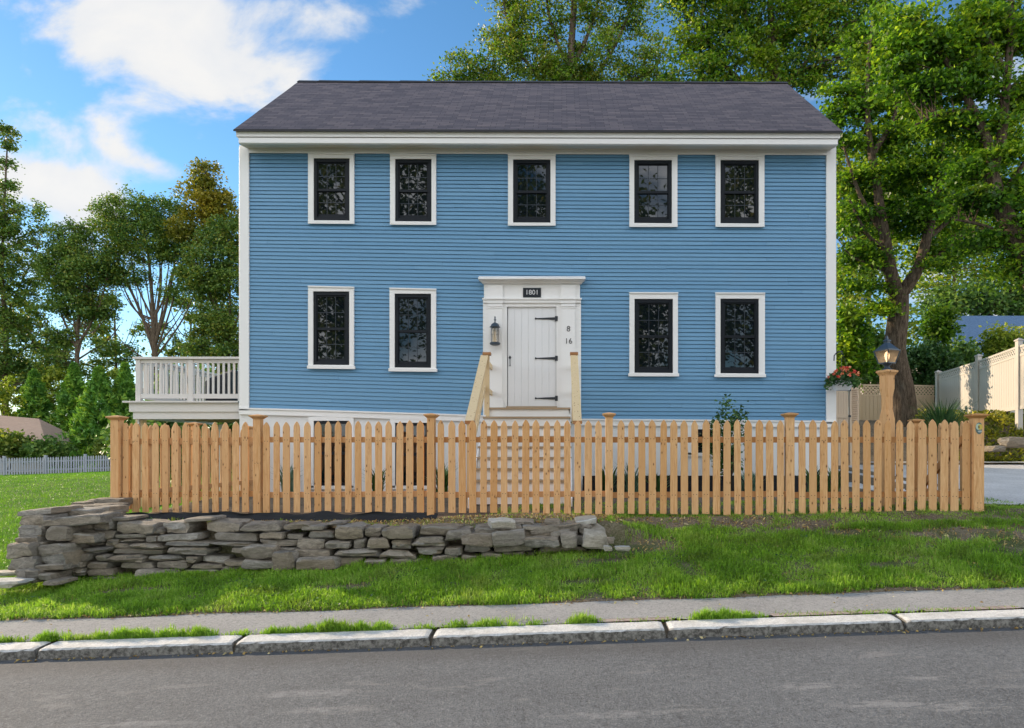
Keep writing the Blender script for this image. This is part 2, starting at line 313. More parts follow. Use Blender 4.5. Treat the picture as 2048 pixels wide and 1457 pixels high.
# ------------------------------------------------------------------ object helpers
def link(name, data, parent=None):
    o = bpy.data.objects.new(name, data); COL.objects.link(o)
    if parent is not None: o.parent = parent
    return o
def tag(o, label=None, cat=None, group=None, kind=None):
    for k, x in (('label', label), ('category', cat), ('group', group), ('kind', kind)):
        if x: o[k] = x
    return o
def thing(name, label, cat, loc=(0, 0, 0), group=None):
    o = link(name, None); o.empty_display_size = .2; o['at'] = 0; del o['at']
    o.location = (0, 0, 0); return tag(o, label, cat, group)
class MB:
    def __init__(s): s.v = []; s.f = []
    def face(s, pts):
        b = len(s.v); s.v += [tuple(p) for p in pts]; s.f.append(tuple(range(b, b + len(pts)))); return s
    def grid(s, rows, close=False):
        b = len(s.v); n = len(rows[0])
        for r in rows: s.v += [tuple(p) for p in r]
        for i in range(len(rows) - 1):
            for j in range(n if close else n - 1):
                k = (j + 1) % n
                s.f.append((b + i * n + j, b + i * n + k, b + (i + 1) * n + k, b + (i + 1) * n + j))
        return s
    def box(s, x0, x1, y0, y1, z0, z1):
        return s.hexa([(x0, y0, z0), (x1, y0, z0), (x1, y1, z0), (x0, y1, z0), (x0, y0, z1), (x1, y0, z1), (x1, y1, z1), (x0, y1, z1)])
    def hexa(s, p):
        b = len(s.v); s.v += [tuple(q) for q in p]
        s.f += [tuple(b + k for k in f) for f in ((0, 3, 2, 1), (4, 5, 6, 7), (0, 1, 5, 4), (1, 2, 6, 5), (2, 3, 7, 6), (3, 0, 4, 7))]; return s
    def pbox(s, px0, px1, py0, py1, yf, yb):           # facade box from photo pixels on its front face
        return s.box(WX(px0, yf), WX(px1, yf), yf, yb, WZ(py1, yf), WZ(py0, yf))
    def pq(s, tl, tr, br, bl, yf, yb):                 # sheared facade box: four photo corners
        a = [W(*bl, yf), W(*br, yf), W(*tr, yf), W(*tl, yf)]
        b = [Vector((p.x, yb, p.z)) for p in a]
        return s.hexa([a[0], a[1], b[1], b[0], a[3], a[2], b[2], b[3]])
    def beam(s, a, b, w, h, upv=(0, 0, 1)):
        a = Vector(a); b = Vector(b); d = (b - a).normalized(); r = d.cross(Vector(upv)).normalized(); u_ = r.cross(d)
        c = lambda p, i, j: p + r * (w / 2 * i) + u_ * (h / 2 * j)
        return s.hexa([c(a, -1, -1), c(a, 1, -1), c(b, 1, -1), c(b, -1, -1), c(a, -1, 1), c(a, 1, 1), c(b, 1, 1), c(b, -1, 1)])
    def tube(s, pts, rad, n=6, cap=True):
        pts = [Vector(p) for p in pts]; rows = []; r0 = None
        for i, p in enumerate(pts):
            d = (pts[min(i + 1, len(pts) - 1)] - pts[max(i - 1, 0)])
            d = d.normalized() if d.length > 1e-9 else Vector((0, 0, 1))
            if r0 is None: r0 = d.orthogonal().normalized()
            r0 = (r0 - d * r0.dot(d)); r0 = r0.normalized() if r0.length > 1e-6 else d.orthogonal().normalized()
            b_ = d.cross(r0); rr = rad[i] if hasattr(rad, '__len__') else rad
            rows.append([p + (r0 * math.cos(2 * math.pi * k / n) + b_ * math.sin(2 * math.pi * k / n)) * rr for k in range(n)])
        s.grid(rows, True)
        if cap: s.face(rows[0][::-1]); s.face(rows[-1])
        return s
    def lathe(s, c, prof, n=16, sq=False):             # prof: (radius, z) pairs; sq: four-sided, facing front
        rows = []
        for r, z in prof:
            if sq: rows.append([Vector((c[0] + r * a, c[1] + r * b, c[2] + z)) for a, b in ((-1, -1), (1, -1), (1, 1), (-1, 1))])
            else: rows.append([Vector((c[0] + r * math.cos(2 * math.pi * k / n), c[1] + r * math.sin(2 * math.pi * k / n), c[2] + z)) for k in range(n)])
        s.grid(rows, True); s.face(rows[0][::-1]); s.face(rows[-1]); return s
    def mesh(s, name, material, smooth=False, bevel=0):
        m = bpy.data.meshes.new(name); m.from_pydata(s.v, [], s.f); m.materials.append(material)
        bm = bmesh.new(); bm.from_mesh(m)
        bmesh.ops.recalc_face_normals(bm, faces=bm.faces)
        if bevel:
            bmesh.ops.bevel(bm, geom=[e for e in bm.edges if len(e.link_faces) == 2 and e.calc_face_angle(0) > .5], offset=bevel, segments=1, affect='EDGES')
        bm.to_mesh(m); bm.free()
        if smooth: m.polygons.foreach_set('use_smooth', [True] * len(m.polygons))
        return m
    def build(s, name, material, parent=None, smooth=False, bevel=0): return link(name, s.mesh(name, material, smooth, bevel), parent)

def np_mesh(name, verts, faces, material, parent=None, smooth=False):
    """verts (N,3), faces (M,k) of one size k"""
    m = bpy.data.meshes.new(name); k = faces.shape[1]
    m.vertices.add(len(verts)); m.vertices.foreach_set('co', np.ascontiguousarray(verts, dtype=np.float32).ravel())
    m.loops.add(faces.size); m.loops.foreach_set('vertex_index', np.ascontiguousarray(faces, dtype=np.int32).ravel())
    m.polygons.add(len(faces)); m.polygons.foreach_set('loop_start', np.arange(0, faces.size, k, dtype=np.int32))
    try: m.polygons.foreach_set('loop_total', np.full(len(faces), k, dtype=np.int32))
    except Exception: pass
    if smooth: m.polygons.foreach_set('use_smooth', np.ones(len(faces), dtype=bool))
    m.materials.append(material); m.update(); m.validate(); return link(name, m, parent)
def leaves(name, cen, size, material, parent=None, upb=.7, asp=.62, drn=None, fold=.12):
    """one folded rhombic leaf at each centre"""
    n = len(cen); cen = np.asarray(cen); size = np.asarray(size).reshape(-1, 1) * np.ones((n, 1))
    nr = rng.normal(size=(n, 3)) * .6; nr[:, 2] += upb; nr /= np.linalg.norm(nr, axis=1, keepdims=True)
    t = rng.normal(size=(n, 3)) if drn is None else np.asarray(drn) + rng.normal(size=(n, 3)) * .35
    t -= nr * (t * nr).sum(1, keepdims=True); t /= np.linalg.norm(t, axis=1, keepdims=True) + 1e-9
    b = np.cross(nr, t)
    a0 = cen - t * size * .5; a2 = cen + t * size * .5 - nr * size * .1
    a1 = cen + b * size * asp * .5 + nr * size * fold; a3 = cen - b * size * asp * .5 + nr * size * fold
    vs = np.stack([a0, a1, a2, a3], 1).reshape(-1, 3)
    return np_mesh(name, vs, np.arange(4 * n).reshape(n, 4), material, parent)

# ------------------------------------------------------------------ the ground
SL = .033
def ss(a, b, x):
    t = np.clip((np.asarray(x, float) - a) / (b - a), 0, 1); return t * t * (3 - 2 * t)
def zt(X, Y):
    X = np.asarray(X, float); Y = np.asarray(Y, float)
    zs = .11 + SL * X
    yl = .60 + .08 * ss(-2.5, -.5, X) + .11 * ss(1.5, 5.5, X)
    yard = yl + (.70 - yl) * ss(9.3, 12, Y)
    k = np.clip((Y - 6.25) / 2.35, 0, 1)
    bank_r = zs + (yard - zs) * np.where(k < 1, k ** .92, 1)
    zb = .37 + .055 * X
    low = zs + (zb - zs) * np.clip((Y - 6.25) / 1.4, 0, 1)
    st = ss(7.82, 7.95, Y); wallz = low * (1 - st) + yard * st
    wt = 1 - ss(.55, 1.25, X)
    z = wallz * wt + bank_r * (1 - wt)
    lawn = .03 + .004 * (Y - 7.5) + .3 * ss(-31, -20, X) * ss(14, 34, Y); lawn = np.where(Y < 7.5, zs + (.03 - zs) * np.clip((Y - 6.25) / 1.25, 0, 1), lawn)
    wid = .1 + 5 * ss(9.6, 15, Y); t = ss(-6.2 - wid, -6.12, X)
    z = lawn * (1 - t) + z * t
    dr = .76 + .05 * (Y - 9.2); dr = np.where(Y > 17.3, 1.165 + 1.25 * ss(17.3, 20.5, Y) + .012 * (Y - 17.3), dr)
    t = ss(5.6, 6.8, X) * ss(8.7, 9.4, Y); z = z * (1 - t) + dr * t
    t = ss(20, 24, Y) * ss(-9, -4, X) * (1 - ss(5.6, 6.8, X)); z = z + t * .5
    z = z + .02 * np.clip(Y - 46, 0, 400)
    fr = np.where(Y < 5.7, SL * X * np.clip(1 - (np.abs(X) - 40) / 40, 0, 1) + .07, z)
    fr = np.where(Y < 5.45, SL * X - .04, fr)
    near = ss(6.16, 6.29, Y); mid = (.055 + SL * X) * (1 - near) + zs * near
    z = np.where((Y >= 5.45) & (Y < 6.3), mid, np.where(Y < 5.45, fr, z))
    return z
def zt1(x, y): return float(zt(x, y))
xs = np.concatenate([np.linspace(-160, -20, 29), np.linspace(-18, -8, 34)[:-1], np.linspace(-8, 8, 130), np.linspace(8.2, 18, 40), np.linspace(20, 160, 29)])
ys = np.concatenate([np.linspace(-120, -6, 20), np.linspace(-5, 5.4, 10), np.linspace(5.46, 10, 130), np.linspace(10.1, 24, 70), np.linspace(25, 60, 36), np.linspace(64, 300, 30)])
XX, YY = np.meshgrid(xs, ys); ZZ = zt(XX, YY)
near_m = (YY > 6.3) & (YY < 30) & (np.abs(XX) < 20) & ~((XX > 5.7) & (YY > 9.0) & (YY < 17.6))
ZZ = ZZ + np.where(near_m, np.array([[mnoise.noise((x * 2.1, y * 2.1, 0)) * .018 for x in xs] for y in ys]), 0)
nx = len(xs); ii = np.arange(len(ys) - 1)[:, None] * nx + np.arange(nx - 1)[None, :]
fc = np.stack([ii, ii + 1, ii + 1 + nx, ii + nx], -1).reshape(-1, 4)
tag(np_mesh('ground', np.stack([XX, YY, ZZ], -1).reshape(-1, 3), fc, M['soil'], None, True), kind='structure')
def sheet(name, xr, yr, nx_, ny_, zf, m):
    x = np.linspace(*xr, nx_); y = np.linspace(*yr, ny_); a, b = np.meshgrid(x, y); z = zf(a, b)
    q = np.arange(ny_ - 1)[:, None] * nx_ + np.arange(nx_ - 1)[None, :]
    return np_mesh(name, np.stack([a, b, z], -1).reshape(-1, 3), np.stack([q, q + 1, q + 1 + nx_, q + nx_], -1).reshape(-1, 4), m, None, True)
tag(sheet('road', (-60, 60), (-4.2, 5.42), 40, 30, lambda a, b: SL * a + 0 * b, M['asphalt']), kind='structure')
wob = lambda a, k: np.array([mnoise.noise((float(t) * k, 3.1, 0)) for t in a.ravel()]).reshape(a.shape)
def walk_sheet():
    x = np.linspace(-16, 14, 240); rows = []
    for t in np.linspace(0, 1, 7):
        bx_ = np.zeros(240, bool)
        for p0, p1 in ((1195, 1345), (1545, 1790), (120, 200), (1850, 2040)): bx_ |= (x > WX(p0, 5.63) - .05) & (x < WX(p1, 5.63) + .05)
        y0 = np.where(bx_, 5.705, 5.64) + .025 * wob(x, 1.7) + .01 * wob(x, 9); y1 = 6.27 + .05 * wob(x, 1.1) + .015 * wob(x, 6)
        y = y0 + (y1 - y0) * t; rows.append(np.stack([x, y, .088 + .03 * t + SL * x + .004 * wob(x + t * 9, 4)], -1))
    v_ = np.concatenate(rows); q = np.arange(6)[:, None] * 240 + np.arange(239)[None, :]
    return np_mesh('sidewalk', v_, np.stack([q, q + 1, q + 241, q + 240], -1).reshape(-1, 4), M['walk'], None, True)
tag(walk_sheet(), kind='structure')
for px0, px1 in ((1195, 1345), (1545, 1790), (120, 200), (1850, 2040)):
    x0, x1 = WX(px0, 5.63), WX(px1, 5.63)
    tag(sheet('brick_edging', (x0, x1), (5.612, 5.70), 12, 3, lambda a, b: .097 + SL * a + .02 * (b - 5.6), M['brick']), kind='structure')
tag(sheet('driveway', (6.0, 24), (9.35, 17.2), 30, 40, lambda a, b: zt(a, b) + .006, M['drive']), kind='structure')
tag(sheet('driveway_edging', (6.0, 20), (9.2, 9.34), 30, 3, lambda a, b: zt(a, b) + .03, M['granite']), kind='structure')
tag(sheet('driveway_edging', (8.0, 24), (17.22, 17.5), 30, 3, lambda a, b: zt(a, b) + .06, M['granite']), kind='structure')

# kerb stones, one object each
kx = [-10.5, -9.2, -7.6, -5.9, -4.24, -2.64, -1.05, .86, 2.78, 4.7, 6.6, 8.5]
kl = ['granite kerbstone cut by the left edge of the frame', 'long pale granite kerbstone below the tall corner pile of the stone wall', 'pale granite kerbstone between two narrow joints below the middle of the stone wall',
      'pale granite kerbstone opposite the front steps and end boulder', 'pale granite kerbstone with grass tuft joint below the wooden fence', 'granite kerbstone running out of the right edge of the frame']
vis = [k for k in range(len(kx) - 1) if kx[k + 1] > -4.6 and kx[k] < 3.8]
for i, k in enumerate(vis):
    x0, x1 = kx[k] + .008, kx[k + 1] - .008
    if i == 0: x0 = -7.5
    if i == len(vis) - 1: x1 = 7.0
    n = max(8, int((x1 - x0) / .045)); rows = []
    for (yy, zz, am) in ((5.40, -.09, 0), (5.40, .03, .012), (5.402, .068, .012), (5.416, .080, .004), (5.50, .086, .002), (5.60, .090, .003), (5.612, .078, .004), (5.612, -.09, 0)):
        r = []
        for j in range(n + 1):
            x = x0 + (x1 - x0) * j / n; e = min(j, n - j) == 0
            q = mnoise.noise((x * 14, yy * 40, zz * 60)) * am + mnoise.noise((x * 45, yy * 90, zz * 90)) * am * .7
            r.append((x + (.012 if j == 0 else -.012) * (zz > .05) * e, yy + q + .014 * e * (yy < 5.42), zz + SL * x + q * .4 - .008 * e))
        rows.append(r)
    mb = MB().grid(rows); mb.face([r[0] for r in rows]); mb.face([r[-1] for r in rows][::-1])
    o = mb.build('kerbstone', M['granite'], None, False); tag(o, kl[i], 'kerbstone', 'granite kerbstones along the road')

# ------------------------------------------------------------------ the house
FY = 13.40
house = thing('clapboard_house', 'two storey blue clapboard house with white trim and dark shingle roof', 'house')
def y_top(px): return 305 + 4.5 * (px - 498) / 1152
_bp = ([498, 700, 935, 1050, 1165, 1400, 1650], [815.5, 822, 829.5, 834.5, 838, 839.5, 842])
def y_bot(px): return float(np.interp(px, *_bp))
def y_at(px, t): return y_top(px) * (1 - t) + y_bot(px) * t
WIN = [  # casing L,R,T,B ; black frame L,R,T,B ; lower storey?
    (616, 708, 307, 447, 627, 699, 316.5, 441, 0), (780, 872, 309, 449, 790, 863, 318, 443, 0), (1016, 1111, 309.5, 451, 1026, 1101, 319, 446, 0),
    (1259, 1355, 311, 453.5, 1268.5, 1344, 320, 446.5, 0), (1431.5, 1529, 311, 453.5, 1441, 1518, 320, 447, 0),
    (616, 707.5, 573, 737, 626, 698.5, 583, 730, 1), (779, 872, 577, 742.5, 789, 862, 587.5, 735.5, 1),
    (1259, 1356, 586, 752.5, 1269, 1346, 598, 746, 1), (1431.5, 1530, 586.5, 754, 1441, 1518, 597.5, 747, 1)]
holes = [(a + 3, b - 3, c + 3, d - 3) for a, b, c, d, *_ in WIN] + [(972, 1158, 562, 846)]
NC = 67
sid = MB()
for k in range(NC):
    t0, t1 = k / NC, (k + 1) / NC
    ym = y_at(1075, (t0 + t1) / 2)
    def clear(px):
        y = y_at(px, (t0 + t1) / 2)
        return [h for h in holes if h[0] < px < h[1] and h[2] < y < h[3]]
    xsb = sorted(set([497, 1654] + [x for h in holes if h[2] < y_at((h[0] + h[1]) / 2, (t0 + t1) / 2) < h[3] for x in h[:2]] + [rnd.uniform(520, 1640) for _ in range(3)]))
    for a, b in zip(xsb[:-1], xsb[1:]):
        if clear((a + b) / 2): continue
        n = max(1, int((b - a) / 60)); X = [a + (b - a) * j / n for j in range(n + 1)]
        jj = rnd.uniform(-.35, .35); X[0] += .2; X[-1] -= .2; y1 = [y_at(x, t0) + .8 for x in X]; y2 = [y_at(x, t1) + jj for x in X]
        rows = []
        for (ys_, yy) in ((y1, FY), (y1, FY - .006), (y2, FY - .022), (y2, FY)):
            rows.append([Vector((WX(x, FY), yy, WZ(y, FY))) for x, y in zip(X, ys_)])
        sid.grid(rows); sid.face([r[0] for r in rows]); sid.face([r[-1] for r in rows][::-1])
sid.build('clapboards', M['siding'], house)
xl, xr = WX(478, FY), WX(1672, FY); zb0, ze = .55, 7.56
core = MB()                                          # sheathing with the body of the house behind it
core.box(xl + .02, xr - .02, FY + .16, 19.2, zb0, ze)
core.face([(xl + .02, 13.5, ze), (xl + .02, 19.2, ze), (xl + .02, 16.3, 10.2)]); core.face([(xr - .02, 13.5, ze), (xr - .02, 19.2, ze), (xr - .02, 16.3, 10.2)])
for k in range(60):
    z0 = 2.3 + k * .088
    for x, sgn in ((xl + .02, -1), (xr - .02, 1)):
        core.hexa([(x, FY + .2, z0), (x + sgn * .022, FY + .2, z0), (x + sgn * .022, 19.2, z0), (x, 19.2, z0), (x, FY + .2, z0 + .085), (x + sgn * .005, FY + .2, z0 + .085), (x + sgn * .005, 19.2, z0 + .085), (x, 19.2, z0 + .085)])
core.build('side_wall', M['siding'], house)
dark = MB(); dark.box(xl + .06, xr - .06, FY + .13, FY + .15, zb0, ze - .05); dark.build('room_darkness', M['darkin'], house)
# sheathing sheet right behind the clapboards, with the openings left out, so that no light leaks
she = MB(); xsb = sorted(set([479, 1671] + [x for h in holes for x in h[:2]])); 
for a, b in zip(xsb[:-1], xsb[1:]):
    cuts = sorted([(h[2], h[3]) for h in holes if h[0] < (a + b) / 2 < h[1]]); y = 296
    for c0, c1 in cuts + [(846, 846)]:
        if c0 > y: she.pbox(a, b, y, c0, FY + .002, FY + .03)
        y = c1
she.build('sheathing', M['siding'], house)
# corner boards, frieze, water table, foundation
for a, b in ((478, 497.5), (1653, 1672.5)):
    c = MB(); c.pq((a, 291), (b, 291), (b, y_bot(b) + 6), (a, y_bot(a) + 6), FY - .045, FY + .15)
    c.build('corner_board', M['white'], house, bevel=.004)
fr = MB(); fr.pq((497, 296), (1654, 299), (1654, 309.5), (497, 305), FY - .038, FY + .01); fr.pq((497, 303), (1654, 306), (1654, 310.5), (497, 306.3), FY - .048, FY - .038)
fr.build('frieze_board', M['white'], house)
def strip(mb, X, dy0, dy1, yf, yb):
    for a, b in zip(X[:-1], X[1:]): mb.pq((a, y_bot(a) + dy0), (b, y_bot(b) + dy0), (b, y_bot(b) + dy1), (a, y_bot(a) + dy1), yf, yb)
for X in ([478, 600, 700, 820, 935, 968], [1161, 1250, 1400, 1530, 1673]):
    wtb = MB(); strip(wtb, X, 0, 3, FY - .065, FY); strip(wtb, X, 3, 13.5, FY - .045, FY)
    wtb.build('water_table', M['white'], house)
fo = MB()
def fbox(a, b, y1=992):
    fo.pq((a, y_bot(max(a, 480)) + 13), (b, y_bot(b) + 13), (b, y1), (a, y1), FY + .0, FY + .2)
for a, b in ((479, 627), (698, 790), (856, 1386), (1441, 1672)): fbox(a, b)
for a, b, c in ((627, 698, 972), (790, 856, 972), (1386, 1441, 906)):
    fo.pq((a, c), (b, c), (b, 992), (a, 992), FY, FY + .2); fo.pq((a, y_bot(a) + 13), (b, y_bot(b) + 13), (b, 842 if a < 700 else 846 if a < 900 else 859), (a, 842 if a < 700 else 846 if a < 900 else 859), FY, FY + .2)
for k in range(22):
    x = 486 + k * 9; 
    if x < 620: fo.pbox(x, x + .7, 834, 985, FY - .003, FY)
fo.build('foundation', M['found'], house)
for a, b, c, d in ((627, 698, 842, 972), (790, 856, 846, 972), (1386, 1441, 859, 906)):
    b_ = MB()
    for q in ((a - 10, a, c - 8, d + 4), (b, b + 9, c - 8, d + 4), (a, b, c - 8, c), (a - 12, b + 12, d, d + 7)): b_.pbox(*q, FY - .04, FY + .02)
    bw = b_.build('basement_window', M['white'], house)
    s_ = MB()
    for q in ((a, a + 5, c, d), (b - 5, b, c, d), (a + 5, b - 5, c, c + 6), (a + 5, b - 5, d - 6, d), (a + 5, b - 5, (c + d) / 2 - 3, (c + d) / 2 + 3)): s_.pbox(*q, FY - .01, FY + .05)
    s_.build('sash', M['black'], bw); MB().pbox(a + 4, b - 4, c + 5, d - 5, FY + .035, FY + .045).build('pane', M['glass'], bw)
# windows
for i, (a, b, c, d, p, q, r_, s2, low) in enumerate(WIN):
    yf = FY - .055; tilt = 1.2 if i in (0, 1) else (2.2 if i in (5, 6) else .4)
    cs = MB()
    cs.pq((a, c), (p, c), (p, d), (a, d - 1), yf, FY + .02); cs.pq((q, c + .4), (b, c + tilt), (b, d), (q, d), yf, FY + .02)
    cs.pq((p, c + .3), (q, c + .6), (q, r_ + .2), (p, r_), yf, FY + .02); cs.pq((p, s2), (q, s2 + .6), (q, d + .4), (p, d), yf, FY + .02)
    hood = (1.5, 2.6) if low else (1.0, 1.6)
    cs.pq((a - .6, c - 1.5), (b + .6, c - 1.5 + tilt), (b + .6, c + 1 + tilt), (a - .6, c + 1), yf - .022, yf)
    cs.build('casing_holder', M['white'], house, bevel=.003) if False else None
    wn = cs.build('window', M['white'], house)
    sl_ = MB(); e = 2.2 if low else 0.3
    sl_.pq((a - e, d - 5.5), (b + e, d - 5.5 + tilt * .5), (b + e, d + .5 + tilt * .5), (a - e, d + .5), yf - (.03 if low else .012), yf + .003); sl_.build('sill', M['white'], wn)
    f_ = MB(); my = (r_ + s2) / 2 + 1.5
    yfr = FY - .030
    for z in ((p, p + 6.5, r_, s2), (q - 6.5, q, r_, s2), (p + 6.5, q - 6.5, r_, r_ + 8), (p + 6.5, q - 6.5, s2 - 7, s2)): f_.pbox(*z, yfr, FY + .06)
    f_.build('window_frame', M['black'], wn, bevel=.003)
    for (u0, u1, yy) in ((r_ + 8, my + 2.5, FY - .004), (my - 2.5, s2 - 7, FY + .018)):
        sh = MB()
        for z in ((p + 6.5, p + 9.5, u0, u1), (q - 9.5, q - 6.5, u0, u1), (p + 9.5, q - 9.5, u0, u0 + (3 if yy < FY else 5)), (p + 9.5, q - 9.5, u1 - 5, u1)): sh.pbox(*z, yy, yy + .03)
        sh.build('sash', M['black'], wn)
        g = MB().pbox(p + 9, q - 9, u0 + 2, u1 - 3, yy + .014, yy + .02).build('pane', M['glass'], wn)
        mu = MB(); wd = q - p - 19
        for j in (1, 2): mu.pbox(p + 9.5 + wd * j / 3 - .55, p + 9.5 + wd * j / 3 + .55, u0 + 3, u1 - 4, yy + .008, yy + .013)
        mu.pbox(p + 9.5, q - 9.5, (u0 + u1) / 2 - .6, (u0 + u1) / 2 + .6, yy + .0095, yy + .0135)
        mu.build('muntins', M['bluesash'], wn)
# cornice and roof
EY, RYd = 12.95, 16.17
ez0, ez1 = WZ(258.5, EY), WZ(262, EY); exl, exr = WX(468, EY), WX(1684.5, EY)
rz0, rz1 = WZ(163, RYd), WZ(166, RYd); rxl, rxr = WX(598, RYd), WX(1572, RYd)
co = MB()
def run(x0, x1, prof):                      # prof: (y, dz) ring swept along the eave
    n = 12; rows = []
    for j in range(n + 1):
        t = j / n; x = x0 + (x1 - x0) * t; z = ez0 + (ez1 - ez0) * t
        rows.append([(x, y, z + dz) for y, dz in prof])
    co.grid(rows, True); co.face(rows[0][::-1]); co.face(rows[-1])
run(exl + .02, exr - .02, [(EY + .03, -.012), (EY + .03, -.05), (EY + .045, -.062), (EY + .045, -.122), (EY + .4, -.122), (EY + .4, -.012)])
run(exl + .06, exr - .06, [(EY + .075, -.128), (EY + .062, -.14), (EY + .062, -.235), (EY + .085, -.25), (EY + .12, -.25), (EY + .5, -.17), (EY + .5, -.128)])
co.build('cornice', M['white'], house)
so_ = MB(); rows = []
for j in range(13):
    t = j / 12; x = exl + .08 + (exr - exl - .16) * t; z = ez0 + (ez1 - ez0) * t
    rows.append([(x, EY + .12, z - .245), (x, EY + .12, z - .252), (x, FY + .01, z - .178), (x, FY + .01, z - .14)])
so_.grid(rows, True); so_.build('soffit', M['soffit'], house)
# roof in its own frame: x along the eave, y up the slope -> shingle pattern in object space
def roof_part(name, pts, th, m):
    a, b, c, d = [Vector(p) for p in pts]     # eave left, eave right, ridge right, ridge left
    ex = (b - a).normalized(); nn = ex.cross(d - a).normalized(); ey = nn.cross(ex)
    mtx = Matrix((ex, ey, nn)).transposed().to_4x4(); mtx.translation = a; inv = mtx.inverted()
    loc = [inv @ p for p in (a, b, c, d)]; mb = MB()
    nx_, ny_ = 30, 12; rows = []
    for i in range(ny_ + 1):
        t = i / ny_; l = loc[0].lerp(loc[3], t); r = loc[1].lerp(loc[2], t)
        rows.append([l.lerp(r, j / nx_) + Vector((0, 0, .008 * mnoise.noise((j * .5, i * .6, 1)) * (0 < i < ny_))) for j in range(nx_ + 1)])
    mb.grid(rows); low = [[p - Vector((0, 0, th)) for p in r] for r in rows]; mb.grid(low)
    mb.grid([rows[0], low[0]]); mb.grid([rows[-1], low[-1]]); mb.grid([[r[0] for r in rows], [r[0] for r in low]]); mb.grid([[r[-1] for r in rows], [r[-1] for r in low]])
    o = mb.build(name, m, house); o.matrix_local = mtx; return o
A_, B_, C_, D_ = (exl, EY, ez0), (exr, EY, ez1), (rxr + .22, RYd, rz1), (rxl - .22, RYd, rz0)
A_ = (exl, EY, ez0); fr_roof = roof_part('roof', ((exl, EY, ez0), (exr, EY, ez1), (rxr, RYd, rz1), (rxl, RYd, rz0)), .035, M['roof'])
roof_part('back_roof', ((exr, 19.4, ez1), (exl, 19.4, ez0), (rxl, RYd, rz0), (rxr, RYd, rz1)), .035, M['roof'])
rc = MB()
for j in range(24):
    x0 = rxl + (rxr - rxl) * j / 24; x1 = rxl + (rxr - rxl) * (j + 1) / 24 + .02; za = rz0 + (rz1 - rz0) * j / 24 + .006 * (j % 2)
    for sg in (-1, 1): rc.hexa([(x0, RYd, za + .012), (x1, RYd, za + .004), (x1, RYd + sg * .12, za - .095), (x0, RYd + sg * .12, za - .088), (x0, RYd, za + .026), (x1, RYd, za + .018), (x1, RYd + sg * .13, za - .082), (x0, RYd + sg * .13, za - .075)])
rcl = rc.build('ridge_cap', M['roofedge'], house)
de = MB(); de.hexa([(exl - .01, EY - .012, ez0 - .045), (exr + .01, EY - .012, ez1 - .045), (exr + .01, EY + .03, ez1 - .03), (exl - .01, EY + .03, ez0 - .03), (exl - .01, EY - .012, ez0 - .01), (exr + .01, EY - .012, ez1 - .01), (exr + .01, EY + .03, ez1 - .006), (exl - .01, EY + .03, ez0 - .006)]); de.build('drip_edge', M['roofedge'], house)
# no rear wing is built to throw a gable shadow on the side fence
# door surround and door
ds = MB(); yf = FY - .075
ds.pbox(966, 1014, 597, 843, FY - .05, FY + .1); ds.pbox(1112.4, 1162, 597, 843, FY - .05, FY + .1)            # casings
ds.pbox(1014, 1112.4, 597, 613.7, FY - .05, FY + .1)                                                       # head over the door
ds.pbox(968, 1160, 567, 597, FY - .05, FY + .1)
for a, b in ((976, 1004.5), (1122.5, 1150)): 
    ds.pbox(a, b, 607, 800, FY - .085, FY - .05); ds.pbox(a - 2, b + 2, 800, 843, FY - .10, FY - .05); ds.pbox(a - .5, b + .5, 609, 613.5, FY - .10, FY - .085); ds.pbox(a - .3, b + .3, 616, 617.5, FY - .093, FY - .085)
    ds.pbox(a - 1, b + 1, 570, 596, FY - .085, FY - .05)
    ds.pbox(a - 3, b + 3, 596, 599, FY - .125, FY - .02); ds.pbox(a - 1.5, b + 1.5, 599, 606.5, FY - .105, FY - .02)
ds.pbox(964.5, 1163.5, 596.4, 599.4, FY - .1, FY - .02); ds.pbox(966, 1162, 599.4, 606, FY - .08, FY - .02)
su = ds.build('door_surround', M['white'], house)
cw = MB(); rows = []
for (y, py, e) in ((FY - .05, 569, 0), (FY - .09, 567.5, 2), (FY - .11, 564, 4), (FY - .17, 559.5, 8), (FY - .2, 558.5, 9.5), (FY - .2, 555.5, 9.5), (FY - .0, 552.5, 9.5)):
    rows.append((y, WZ(py, y), e))
l_ = [Vector((WX(967 - e, FY - .1), y, z)) for y, z, e in rows]; r2 = [Vector((WX(1161 + e, FY - .1), y, z)) for y, z, e in rows]
cw.grid([l_, r2]); cw.face(l_ + [Vector((l_[0].x, FY, l_[0].z))]); cw.face((r2 + [Vector((r2[0].x, FY, r2[0].z))])[::-1])
bl = [Vector((l_[-1].x, FY - .04, l_[-1].z)), Vector((l_[0].x, FY - .04, l_[0].z))]
for (p0, p1) in zip(rows[:-1], rows[1:]):
    for sx_, base in ((-1, 967), (1, 1161)):
        a = Vector((WX(base + sx_ * p0[2], FY - .1), p0[0], p0[1])); b = Vector((WX(base + sx_ * p1[2], FY - .1), p1[0], p1[1]))
        cw.face([a, b, Vector((b.x, FY, b.z)), Vector((a.x, FY, a.z))])
cw.build('crown_moulding', M['white'], su)
dr_ = MB(); n = 7; wd = (1112 - 1015.5) / n
for k in range(n): dr_.pbox(1015.5 + wd * k + .35, 1015.5 + wd * (k + 1) - .35, 614.5, 813, FY - .012, FY + .03)
dr_.pbox(1015.5, 1112, 614.5, 813, FY - .006, FY + .032)
door = dr_.build('door', M['door'], house, bevel=.002)
MB().pbox(1014, 1015.4, 613.9, 814, FY + .0, FY + .02).build('door_gap', M['darkin'], house)
